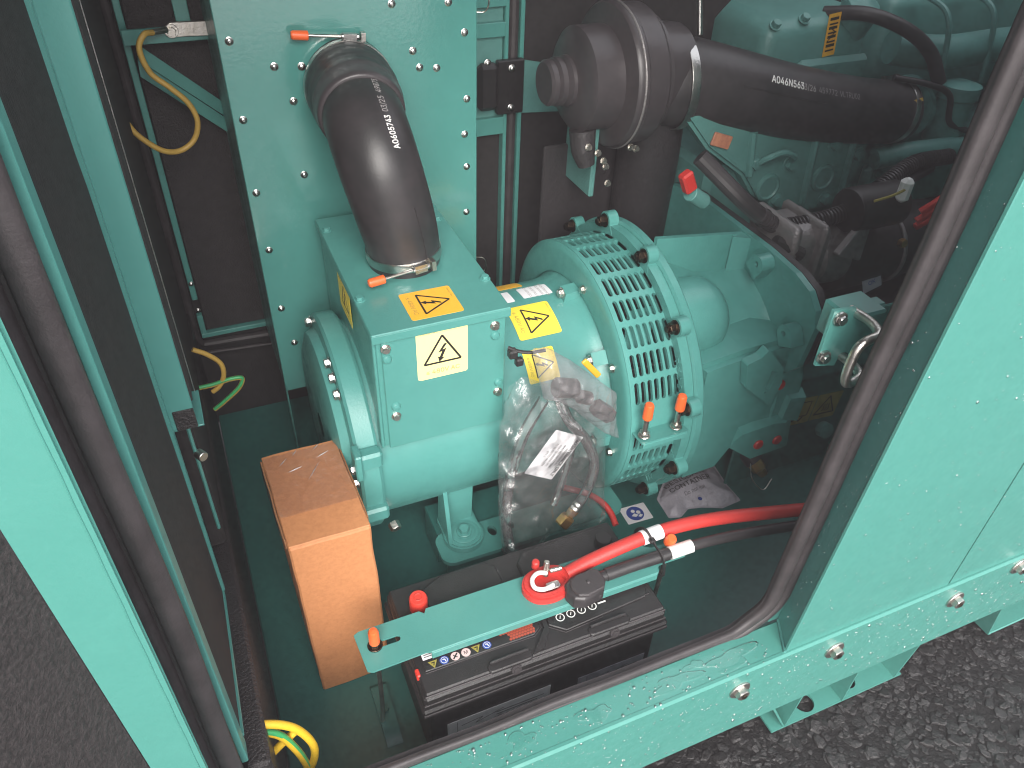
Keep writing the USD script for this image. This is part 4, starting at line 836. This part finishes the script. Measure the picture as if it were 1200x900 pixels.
# ------------------------------------------------------------------ starter battery
BT = thing('starter_battery', 'black lead acid starter battery behind the door sill', 'battery', (.175, .085, 0))
bb = part(BT, 'case', box(.008, .342, .003, .166, .0, .150, .004), 'black_plastic')
lid_ = part(BT, 'lid', [box(-.004, .354, -.004, .176, .146, .160, .003), box(.0, .350, .0, .172, .1595, .182, .004), box(.003, .347, .003, .169, .1815, .1885, .002)], 'black_plastic')
part(lid_, 'lid_groove', box(.0, .350, -.0008, .002, .166, .1685, .0005), 'grey_plastic')
part(lid_, 'lid_lip', box(-.003, .353, -.0052, -.003, .1475, .1535, .001), 'grey_plastic')
part(lid_, 'lid_ridge', box(.002, .348, .0012, .0032, .183, .1855, .0006), 'grey_plastic')
oc = lambda pts, z, w=.0007: tube([(x, y, z) for x, y in pts], w, 6, 0)
part(lid_, 'raised_panel', bevelprism(Polygon([(.045, .06), (.045, .150), (.075, .163), (.14, .163), (.155, .150), (.155, .06)]), .006, .002, np.array([[1, 0, 0, 0], [0, 1, 0, 0], [0, 0, 1, .1885], [0, 0, 0, 1.]])), 'black_plastic')
part(lid_, 'raised_panel', bevelprism(Polygon([(.185, .06), (.185, .143), (.20, .160), (.33, .160), (.335, .150), (.335, .06)]), .006, .002, np.array([[1, 0, 0, 0], [0, 1, 0, 0], [0, 0, 1, .1885], [0, 0, 0, 1.]])), 'black_plastic')
part(lid_, 'front_panel', bevelprism(Polygon([(.012, .032), (.012, .062), (.158, .062), (.174, .05), (.174, .038), (.162, .030)]), .003, .001, np.array([[1, 0, 0, 0], [0, 1, 0, 0], [0, 0, 1, .1885], [0, 0, 0, 1.]])), 'black_plastic')
part(lid_, 'front_panel', bevelprism(Polygon([(.190, .062), (.186, .036), (.205, .020), (.330, .028), (.338, .04), (.338, .062)]), .003, .001, np.array([[1, 0, 0, 0], [0, 1, 0, 0], [0, 0, 1, .1885], [0, 0, 0, 1.]])), 'black_plastic')
part(lid_, 'panel_outline', oc([(.012, .0305), (.09, .0305), (.162, .0285), (.1755, .037), (.1755, .055)], .1892), 'grey_plastic')
part(lid_, 'panel_outline', oc([(.187, .06), (.184, .035), (.203, .0185), (.26, .0215), (.262, .029), (.338, .031)], .1892), 'grey_plastic')
part(lid_, 'panel_outline', oc([(.062, .157), (.074, .1655), (.14, .1655), (.15, .157)], .1895), 'grey_plastic')
for x in (.118, .262):
    g = part(lid_, 'grip_recess', [bevelprism(rrect(.062, .014, .006, x, .007), .004, .0015, np.array([[1, 0, 0, 0], [0, 1, 0, 0], [0, 0, 1, .1868], [0, 0, 0, 1.]]))], 'black_plastic')
    part(g, 'grip_pivot', lathe([(1e-5, .003), (.004, .003), (.0045, .0015), (.007, .0015), (.0075, 0)], (x + .006, -.0008, .1782), (0, -1, .35), 20), 'grey_plastic')
    part(g, 'grip_arm', tube([(x - .026, .012, .1925), (x, .012, .1935), (x + .027, .0125, .1925)], .0022, 8), 'black_plastic')
part(lid_, 'handle_arm', prism(Polygon([(.150, .004), (.178, .034), (.181, .06), (.187, .06), (.1835, .030), (.165, .006)]), .004, np.array([[1, 0, 0, 0], [0, 1, 0, 0], [0, 0, 1, .1886], [0, 0, 0, 1.]])), 'black_plastic')
# printed marks along the front of the lid
Mtop = lambda x, y, z=.19165: np.array([[1, 0, 0, x], [0, 1, 0, y], [0, 0, 1, z], [0, 0, 0, 1.]])
for i, (x, kind) in enumerate(((.025, 't'), (.0395, 'b'), (.0545, 'p'), (.0690, 'p'), (.0835, 't'), (.098, 'b'))):
    pg = Polygon([(-.0062, .0045), (.0062, .0045), (0, -.0062)]) if kind == 't' else Point(0, 0).buffer(.0060)
    s = part(lid_, 'hazard_mark', prism(pg, .0002, Mtop(x, .0385)), {'t': 'olive_label', 'b': 'blue_ink', 'p': 'pink_sticker'}[kind])
    if kind == 'p': q = unary_union([LineString([(-.003, -.003), (.003, .003)]).buffer(.0009), LineString([(-.002, .002), (0, -.001), (.002, -.002)]).buffer(.0006)]) if i == 2 else text('M', .0048, .0001)
    elif kind == 'b': q = ring(Point(0, 0).buffer(.0042), .0006).union(LineString([(-.0015, .0015), (.001, .001), (.0015, -.002)]).buffer(.0006))
    else: q = LineString([(-.0018, .0018), (.0018, .002), (0, -.002)]).buffer(.0006)
    q = q if isinstance(q, trimesh.Trimesh) else prism(q, .0001)
    part(lid_, 'mark_print', put(q, Mtop(x, .0385, .19195)), 'white_print' if kind == 'b' else 'ink', smooth=False)
cl_ = part(lid_, 'code_sticker', prism(sbox(-.0085, -.006, .0085, .008), .0002, Mtop(.0225, .0535, .19165)), 'white_label')
part(cl_, 'code_bars', prism(unary_union([sbox(-.006, y, .006, y + .0012) for y in (-.003, 0, .003, .0055)]), .0001, Mtop(.0225, .0535, .1919)), 'faded_print')
hx = [affinity.translate(Polygon([(.0021 * math.cos(a), .0021 * math.sin(a)) for a in np.arange(6) * math.pi / 3 + .52]), .118 + .0041 * i + (.00205 if j % 2 else 0), .0345 + .0038 * j) for i in range(12) for j in range(6) if (i > 2 or j > 2)]
part(lid_, 'red_honeycomb', prism(unary_union(hx).intersection(sbox(.118, .031, .166, .056)), .0002, Mtop(0, 0)), 'red_honeycomb', kind='stuff')
for x in (.205, .221, .237, .2535):
    part(lid_, 'cell_mark', prism(ring(Point(0, 0).buffer(.0055), .0013).union(LineString([(-.001, -.0016), (.001, .002)]).buffer(.0005)), .0002, Mtop(x, .0405)), 'white_print')
part(lid_, 'cell_print', prism(sbox(0, 0, .012, .0022), .0002, Mtop(.2625, .040)), 'white_print')
for x0, x1, z0, z1, m_ in ((.029, .1795, .02, .099, 'white_label'), (.223, .33, .02, .088, 'grey_label')):
    s = part(BT, 'front_sticker', prism(sbox(x0, z0, x1, z1), .0006, frame((0, .0028, 0), (1, 0, 0), (0, 0, 1))), m_)
    g = unary_union([LineString([(x0 + .02, z1 - .016), (x0 + .05, z1 - .012), (x0 + .04, z1 - .022), (x0 + .08, z1 - .010)]).buffer(.0005), LineString([(x0 + .014, z1 - .004), (x0 + .014, z0)]).buffer(.0003)] + [sbox(x0 + .07, z1 - .016 - k * .006, x1 - .01 - .01 * (k % 2), z1 - .0145 - k * .006) for k in range(3)])
    part(s, 'print', prism(g, .0001, frame((0, .0020, 0), (1, 0, 0), (0, 0, 1))), 'faded_print')
tc = part(BT, 'terminal_cap', [lathe([(.0125, 0), (.0125, .02), (.011, .023), (1e-5, .0232)], (.034, .128, .1885), (0, 0, 1), 28)], 'red_plastic')
part(tc, 'cap_ring', torus((.034, .128, .2117), (0, 0, 1), .0055, .0008), 'red_plastic')
part(BT, 'terminal_cap', [lathe([(.0125, 0), (.0125, .012), (.011, .015), (1e-5, .0152)], (.316, .128, .1946), (0, 0, 1), 28)], 'black_plastic')
part(BT, 'red_tab', box(.0005, .006, .03, .042, .178, .1895), 'red_plastic')

# ------------------------------------------------------------------ hold down bar with its rods
HB = thing('battery_clamp_bar', 'green painted clamp bar bolted across the battery top', 'clamp bar', (.18, .08, .21))
ZB = .2085
outl = Polygon([(-.053, .106), (-.060, .103), (-.0565, .048), (-.050, .0445), (.018, .046), (.024, .0445), (.359, .0445), (.362, .052), (.366, .055), (.409, .055), (.413, .059), (.413, .080), (.409, .084), (.37, .085), (.362, .0905), (.355, .1065), (.038, .1075), (.034, .101), (.028, .1065)]).buffer(-.0015).buffer(.0015)
hole = unary_union([LineString([(-.038, .0785), (-.010, .0785)]).buffer(.0046)])
part(HB, 'top_web', prism(outl.difference(hole), .003, np.array([[1, 0, 0, 0], [0, 1, 0, 0], [0, 0, 1, ZB], [0, 0, 0, 1.]])), 'teal_paint')
part(HB, 'front_flange', [box(.025, .357, .0425, .0452, ZB - .012, ZB + .0012, .0012), tube([(.025, .0447, ZB + .0012), (.357, .0447, ZB + .0012)], .0019, 10, 0)], 'teal_paint')
part(HB, 'rear_flange', box(.045, .35, .1058, .108, ZB - .010, ZB + .001, .001), 'teal_paint')
nutp = part(HB, 'hold_down_rod', tube([(-.0385, .0785, .238), (-.0385, .0785, .15), (-.0395, .084, .05), (-.041, .088, .008), (-.036, .098, .004)], .0032, 10, 6), 'zinc')
part(nutp, 'lock_nut', hexbolt((-.0385, .0785, ZB + .003), (0, 0, 1), .0062, .005, .0098, .0018), 'dark_bolt')
part(nutp, 'red_cap', lathe([(1e-5, 0), (.0062, 0), (.007, .0015), (.0068, .022), (.005, .026), (1e-5, .027)], (-.0385, .0785, ZB + .010), (0, 0, 1), 18), 'orange_plastic')
part(HB, 'hold_down_rod', tube([(.387, .068, ZB + .001), (.388, .072, .15), (.389, .08, .03)], .0034, 10, 6), 'zinc')
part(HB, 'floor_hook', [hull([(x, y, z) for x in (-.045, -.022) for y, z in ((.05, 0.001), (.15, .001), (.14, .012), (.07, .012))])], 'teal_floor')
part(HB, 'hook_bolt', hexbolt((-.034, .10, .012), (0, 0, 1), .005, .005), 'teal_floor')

# ------------------------------------------------------------------ battery cables
RC = thing('red_battery_cable', 'thick red battery cable with lug loop lying on the clamp bar', 'cable', (.2, .08, .22))
part(RC, 'cable', tube([(.232, .082, .222), (.262, .085, .227), (.319, .086, .236), (.382, .0865, .241), (.431, .084, .240), (.485, .078, .236), (.554, .066, .230), (.64, .052, .22), (.75, .04, .20)], .0098, 18), 'red_cable', smooth=60)
lp = [(.225, .094, .2205), (.200, .100, .2205), (.180, .094, .2205), (.172, .080, .2205), (.180, .064, .2205), (.200, .058, .2205), (.220, .062, .2205), (.235, .074, .2225)]
lpo = Polygon([(p[0], p[1]) for p in spline(lp, 8, True)])
part(RC, 'lug_boot', [bevelprism(lpo.buffer(.006).difference(lpo.buffer(-.006)), .013, .003, np.array([[1, 0, 0, 0], [0, 1, 0, 0], [0, 0, 1, .2118], [0, 0, 0, 1.]])), prism(lpo, .003, np.array([[1, 0, 0, 0], [0, 1, 0, 0], [0, 0, 1, .2117], [0, 0, 0, 1.]]))], 'red_cable')
part(RC, 'lug_ring', tube([(.205, .088, .230), (.192, .091, .2315), (.181, .084, .231), (.180, .072, .2295), (.191, .066, .2285), (.206, .068, .2285)], .0031, 10), 'white_plastic')
part(RC, 'lug_screw', [cyl((.204, .090, .222), (.207, .094, .246), .0042, 12), cyl((.209, .088, .232), (.226, .086, .233), .0032, 10)], 'zinc')
part(RC, 'lug_plate', bevelprism(rrect(.02, .012, .003, .208, .073), .003, .001, np.array([[1, 0, 0, 0], [0, 1, 0, 0], [0, 0, 1, .2185], [0, 0, 0, 1.]])), 'steel')
part(RC, 'red_button', lathe([(1e-5, 0), (.0055, 0), (.0055, .01), (.004, .012), (1e-5, .0125)], (.196, .106, .226), (0, 0, 1), 16), 'red_cable')
mk_ = part(RC, 'marker_sleeve', tube([(.351, .0865, .2392), (.366, .0866, .2402), (.382, .0865, .2411)], .0108, 20), 'white_label')
part(RC, 'red_clip', [lathe([(1e-5, 0), (.0075, 0), (.008, .003), (.008, .014), (.006, .017), (1e-5, .017)], (.389, .073, .228), (0, -.3, 1), 16)], 'orange_plastic')
BC = thing('black_battery_cable', 'black battery cable with square terminal boot beside the red cable', 'cable', (.25, .05, .22))
part(BC, 'cable', tube([(.262, .061, .2215), (.29, .0605, .2215), (.32, .060, .2235), (.371, .0575, .226), (.415, .0555, .229), (.485, .052, .224), (.592, .043, .21), (.72, .03, .19)], .0078, 16), 'rubber_hose', smooth=60)
part(BC, 'heat_shrink', tube([(.282, .0607, .2215), (.32, .060, .2235), (.371, .0575, .226), (.378, .0572, .2264)], .0092, 16), 'rubber_hose', smooth=60)
part(BC, 'white_sleeve', tube([(.381, .0571, .2266), (.40, .0563, .228), (.416, .0555, .229)], .0096, 18), 'white_plastic', smooth=60)
bt = affinity.scale(Polygon([(.219, .050), (.222, .062), (.234, .069), (.262, .071), (.268, .066), (.270, .047), (.262, .036), (.236, .032), (.223, .037)]).buffer(-.003).buffer(.003), 1.12, 1.12)
bo = part(BC, 'terminal_boot', [bevelprism(bt, .020, .005, np.array([[1, 0, 0, 0], [0, 1, 0, 0], [0, 0, 1, .2118], [0, 0, 0, 1.]]))], 'rubber_hose', smooth=60)
part(bo, 'boot_cap', bevelprism(affinity.scale(affinity.translate(bt, .003, -.002), .86, .86), .005, .0016, np.array([[1, 0, 0, 0], [0, 1, 0, 0], [0, 0, 1, .2315], [0, 0, 0, 1.]])), 'grey_plastic', smooth=50)
part(bo, 'boot_nub', lathe([(.003, 0), (.002, .0015), (1e-5, .002)], (.248, .050, .2365), (0, 0, 1), 12), 'grey_plastic')
part(bo, 'boot_latch', box(.25, .262, .033, .039, .214, .224, .002), 'grey_plastic')
ZT_ = thing('cable_tie', 'black plastic cable tie holding both battery cables to the clamp bar', 'cable tie', (.36, .07, .22))
tieP = spline([(.358, .100, .243), (.3555, .083, .2555), (.360, .066, .2435), (.363, .050, .236), (.364, .0425, .222), (.363, .041, .205), (.361, .07, .2035), (.359, .107, .2035), (.358, .1115, .222)], 8, True)
part(ZT_, 'strap', sweep(tieP, np.array([(-.0008, -.0022), (.0008, -.0022), (.0008, .0022), (-.0008, .0022)]), closed=True, fixed=(0, 0, 1) if False else None), 'black_plastic')
part(ZT_, 'head', box(.3545, .3625, .068, .076, .244, .250, .001), 'black_plastic')

# ------------------------------------------------------------------ things in bags
PB = thing('parts_bag', 'crinkled clear plastic bag of drain hose hanging against the alternator', 'plastic bag', (.28, .25, .07))
bagp = Polygon([(.232, .440), (.213, .424), (.197, .363), (.196, .275), (.198, .186), (.205, .105), (.223, .058), (.25, .072), (.287, .108), (.33, .098), (.368, .084), (.394, .097), (.384, .16), (.377, .232), (.372, .295), (.355, .346), (.30, .40)]).buffer(-.004).buffer(.004)
def bagf(sgn, seed, d0):
    def f(p):
        q = np.c_[p[:, 0], p[:, 1], np.zeros(len(p)) + seed]
        edge = np.array([bagp.exterior.distance(Point(x)) for x in p]); puff = np.sqrt(np.clip(edge / .05, 0, 1))
        w = meshkit.fbm(q * np.array([34, 13, 1]), 3, seed); w2 = meshkit.fbm(q * 60, 3, seed + 5)
        fold = np.abs(w - .5) * 2
        cr = np.exp(-np.abs(p[:, 0] - .212 + .02 * (p[:, 1] - .3)) / .010) * .013 * np.sin(p[:, 1] * 110 + 9 * w)
        y = .2505 - sgn * (.019 * puff + d0) + (.016 * (fold - .3) + .008 * (w2 - .5)) * np.clip(edge / .012, .15, 1) + cr * .6
        return np.c_[p[:, 0], y - .06 * (.43 - p[:, 1]) * .35 + .02 * np.clip(p[:, 1] - .36, 0, 1) * 4, p[:, 1]]
    return f
part(PB, 'film_front', sheet(bagp, .0034, bagf(1, 1, .002), .35, 1), 'clear_film', smooth=True)
part(PB, 'film_back', sheet(bagp, .0045, bagf(-1, 2, -.004), .35, 2), 'clear_film', smooth=True)
part(PB, 'bag_hem', tube([(.205, .240, .105), (.222, .235, .060), (.25, .236, .072), (.287, .238, .108)], .0016, 6), 'clear_film')
part(PB, 'drain_hose', tube([(.285, .243, .395), (.300, .238, .355), (.335, .235, .30), (.352, .233, .245), (.340, .231, .19), (.316, .228, .155)], .0085, 16), 'clear_tube', smooth=60)
part(PB, 'drain_hose', tube([(.263, .247, .395), (.235, .244, .345), (.215, .243, .26), (.210, .240, .17), (.218, .238, .10)], .0085, 16), 'clear_tube', smooth=60)
part(PB, 'drain_hose', tube([(.318, .243, .31), (.305, .240, .24), (.290, .238, .18)], .006, 14), 'clear_tube', smooth=60)
fit = part(PB, 'brass_fitting', lathe([(1e-5, 0), (.0115, 0), (.0135, .003), (.0135, .016), (.0115, .019), (.008, .019), (.008, .026), (.0095, .027), (.0095, .034), (1e-5, .034)], (.300, .226, .138), (.75, .1, .75), 6), 'brass', smooth=25)
part(fit, 'barb', lathe([(.0075, 0), (.009, .004), (.0075, .008), (.009, .012), (.0075, .016)], (.322, .229, .160), (.6, .1, .8), 18), 'steel')
pm = frame((.2825, .2385, .288), (-.54, 0, -.82), (.82, 0, -.54))
pl2 = part(PB, 'paper_label', put(warp(sub(prism(rrect(.086, .056, .002), .0004), .006), .0008, 30, 2), pm), 'white_label', 'white paper label with rows of print inside the clear bag', smooth=True)
for i, (s, h) in enumerate((('MAINTENANCE ONLY', .0072), ('DRAIN HOSE KIT', .0046), ('READ BEFORE FITTING', .0042), ('PART OF ENGINE SET', .0042), ('TO BE FITTED ON SITE', .0042), ('QTY 1', .0042))):
    t = text(s, h * .85, .0001, sx=.82, bold=i == 0); t.apply_translation((0, .021 - i * .0075, .0016)); part(pl2, 'lettering', put(t, pm), 'ink' if i in (0, 2) else 'faded_print', smooth=False)
SB = thing('small_parts_bag', 'small grey poly bag with black connectors on top of the clear bag', 'plastic bag', (.31, .235, .41))
sp = Polygon([(.236, .496), (.257, .494), (.29, .468), (.326, .434), (.368, .392), (.374, .34), (.385, .298), (.358, .318), (.332, .346), (.30, .383), (.276, .404), (.252, .416)]).buffer(-.002).buffer(.002)
def sbf(sgn, seed):
    def f(p):
        e = np.array([sp.exterior.distance(Point(x)) for x in p]); w = meshkit.fbm(np.c_[p * 45, p[:, :1] * 0 + seed], 3, seed)
        return np.c_[p[:, 0], .2265 - sgn * (.019 * np.sqrt(np.clip(e / .03, 0, 1))) + .012 * (np.abs(w - .5) * 2 - .3) * np.clip(e / .008, .2, 1) + .15 * np.clip(p[:, 1] - .42, 0, 1) - .1 * np.clip(.36 - p[:, 1], 0, 1) * 0, p[:, 1]]
    return f
part(SB, 'film_front', sheet(sp, .003, sbf(1, 4), .35, 4), 'grey_film', smooth=True)
part(SB, 'film_back', sheet(sp, .004, sbf(-1, 6), .35, 6), 'grey_film', smooth=True)
part(SB, 'connector', [cyl((.268, .226, .432), (.300, .224, .422), .014, 18, .002)], 'black_plastic')
part(SB, 'connector', cyl((.335, .225, .378), (.362, .225, .352), .013, 6, .002), 'grey_plastic')
part(SB, 'connector', cyl((.306, .226, .405), (.325, .226, .395), .010, 16, .002), 'black_plastic')
part(SB, 'cable_tie', [tube([(.212, .26, .490), (.224, .252, .486), (.24, .245, .485), (.258, .242, .486)], .0024, 8), box(.211, .223, .25, .262, .475, .488, .002), box(.22, .231, .248, .258, .462, .474, .002)], 'black_plastic')
part(SB, 'orange_strip', put(bevelprism(rrect(.045, .009, .002), .003, .001), frame((.343, .262, .418), (.62, 0, -.78), (.78, 0, .62))), 'orange_label')
SG = thing('desiccant_bag', 'grey printed desiccant pouch lying on the floor under the fan guard', 'desiccant bag', (.63, .31, 0))
gp = Polygon([(.556, .318), (.552, .268), (.575, .262), (.598, .274), (.624, .268), (.66, .252), (.705, .256), (.704, .30), (.712, .36), (.66, .372), (.60, .36)]).buffer(-.003).buffer(.003)
def sgf(p):
    e = np.array([gp.exterior.distance(Point(x)) for x in p]); w = meshkit.fbm(np.c_[p * 40, p[:, :1] * 0], 3, 8)
    return np.c_[p, .003 + .022 * np.sqrt(np.clip((e - .006) / .04, 0, 1)) + .007 * (w - .4) * np.clip(e / .01, .1, 1)]
sgp = part(SG, 'pouch', sheet(gp, .003, sgf, .3, 8), 'silica_bag', smooth=True)
for i, (s, h) in enumerate((('DESICCANT', .011), ('CONTAINER', .011), ('Do not eat', .007))):
    t = text(s, h, .0001, bold=i < 2); t = sub(t, .006); v = np.array(t.vertices); xy = np.c_[.625 + v[:, 0] * .98 + .05 * v[:, 1], .333 - i * .0175 + v[:, 1] + .02 * v[:, 0]]
    t.vertices = sgf(xy) + np.array([0, 0, .0014]); part(sgp, 'lettering', t, 'faded_print', smooth=False)
part(sgp, 'mark', prism(Point(.622, .276).buffer(.004), .0004, np.array([[1, 0, 0, 0], [0, 1, 0, 0], [0, 0, 1, .0205], [0, 0, 0, 1.]])), 'blue_ink')

# ------------------------------------------------------------------ floor sticker, small hose, wires
FS = thing('floor_sticker', 'white square sticker with blue round read-manual sign on the floor', 'sticker', (.503, .303, .0))
fm = frame((.503, .303, .0002), (1, -.04, 0), (.06, 1, 0))
part(FS, 'sheet', put(prism(rrect(.052, .040, .002), .0004), fm), 'white_label')
part(FS, 'blue_disc', put(prism(Point(-.002, 0).buffer(.0165), .0002, None, .0006), fm), 'blue_ink')
part(FS, 'pictogram', put(prism(unary_union([Point(-.004, .006).buffer(.0042), Polygon([(-.012, -.004), (-.004, .001), (.003, -.005), (-.004, -.009)]), Point(.005, .001).buffer(.0045), Polygon([(.0, -.008), (.007, -.003), (.011, -.008), (.004, -.012)])]).buffer(-.0004), .0002, None, .0009), fm), 'white_print')
solo('red_drain_tube', tube([(.359, .331, .098), (.393, .300, .098), (.407, .276, .095), (.413, .257, .088), (.412, .235, .08)], .0055, 12), 'red_cable', 'short red tube end bent down behind the clear bag', 'tube', 60)
def wire(name, lab, ptsl, r, m_, grp=None, stripe=None, end=None):
    w = thing(name, lab, 'wire', tuple(ptsl[0]), grp)
    part(w, 'insulation', tube(ptsl, r, 12, 10), m_, smooth=60)
    if stripe:
        P = spline(ptsl, 10); part(w, 'stripe', sweep(P + np.array(stripe) * r * .42, circle(r * .8, 12)), 'green_wire', smooth=60)
    return w
w1_ = wire('earth_wire', 'yellow earth wire looping in an S from the crossbar in the upper left', [(-.124, .80, .7655), (-.135, .785, .768), (-.146, .78, .753), (-.140, .78, .717), (-.118, .78, .693), (-.098, .78, .668), (-.091, .78, .640), (-.102, .78, .612), (-.124, .775, .600), (-.148, .765, .606), (-.178, .76, .636), (-.19, .76, .66)], .0042, 'dull_yellow_wire')
part(w1_, 'lug', [cyl((-.126, .801, .7655), (-.103, .812, .7650), .0042, 12), bevelprism(rrect(.066, .021, .009), .004, .001, frame((-.072, .8215, .762), (1, 0, -.03), (0, 0, 1)))], 'zinc')
part(w1_, 'lug_bolt', hexbolt((-.098, .8175, .7615), (0, -1, 0), .006, .006, .010, .002), 'zinc')
wire('earth_wire', 'dull yellow wire curving out from under the wall post', [(-.178, .60, .352), (-.160, .60, .338), (-.143, .60, .315), (-.143, .60, .290), (-.154, .60, .270), (-.166, .60, .262)], .0040, 'dull_yellow_wire')
wire('earth_wire', 'dull green wire bent back in a hook below the wall post', [(-.19, .60, .276), (-.165, .60, .276), (-.132, .60, .280), (-.1165, .60, .277), (-.122, .60, .262), (-.148, .60, .240), (-.170, .60, .225)], .0040, 'dull_yellow_wire', None, (0, -.6, .8))
wire('earth_wire', 'bright yellow wire loop at the bottom corner of the left jamb', [(-.207, .0, .264), (-.18, .0, .256), (-.157, .0, .235), (-.142, .0, .200), (-.1375, .0, .165), (-.146, .0, .130), (-.165, .0, .10)], .0048, 'yellow_wire')
wire('earth_wire', 'green and yellow striped wire arching under the yellow loop', [(-.208, .0, .240), (-.190, .0, .244), (-.172, .0, .228), (-.158, .0, .185), (-.150, .0, .130), (-.150, .0, .08)], .0048, 'yellow_wire', None, (0.3, -.3, .9))
wire('earth_wire', 'short straight yellow wire crossing behind the striped wire', [(-.205, .0, .165), (-.178, .004, .190), (-.149, .008, .210)], .0045, 'yellow_wire')

# ------------------------------------------------------------------ damp air
usdkit.material(stage, '/World/Looks/haze_air', {'v': ('principled_volume', {'color': (.96, .88, .93), 'density': .036, 'anisotropy': 0.3})}, [], volume='v.volume')
hz = numbered('/World', 'haze'); origin[hz] = np.zeros(3)
usdkit.mesh(stage, hz, box(-10, 10, -10, 7, GZ - 1.1, 1.7, .01), '/World/Looks/haze_air')
tag(stage.GetPrimAtPath(hz), 'thin damp haze that greys the far corner of the enclosure', 'haze', kind='stuff')
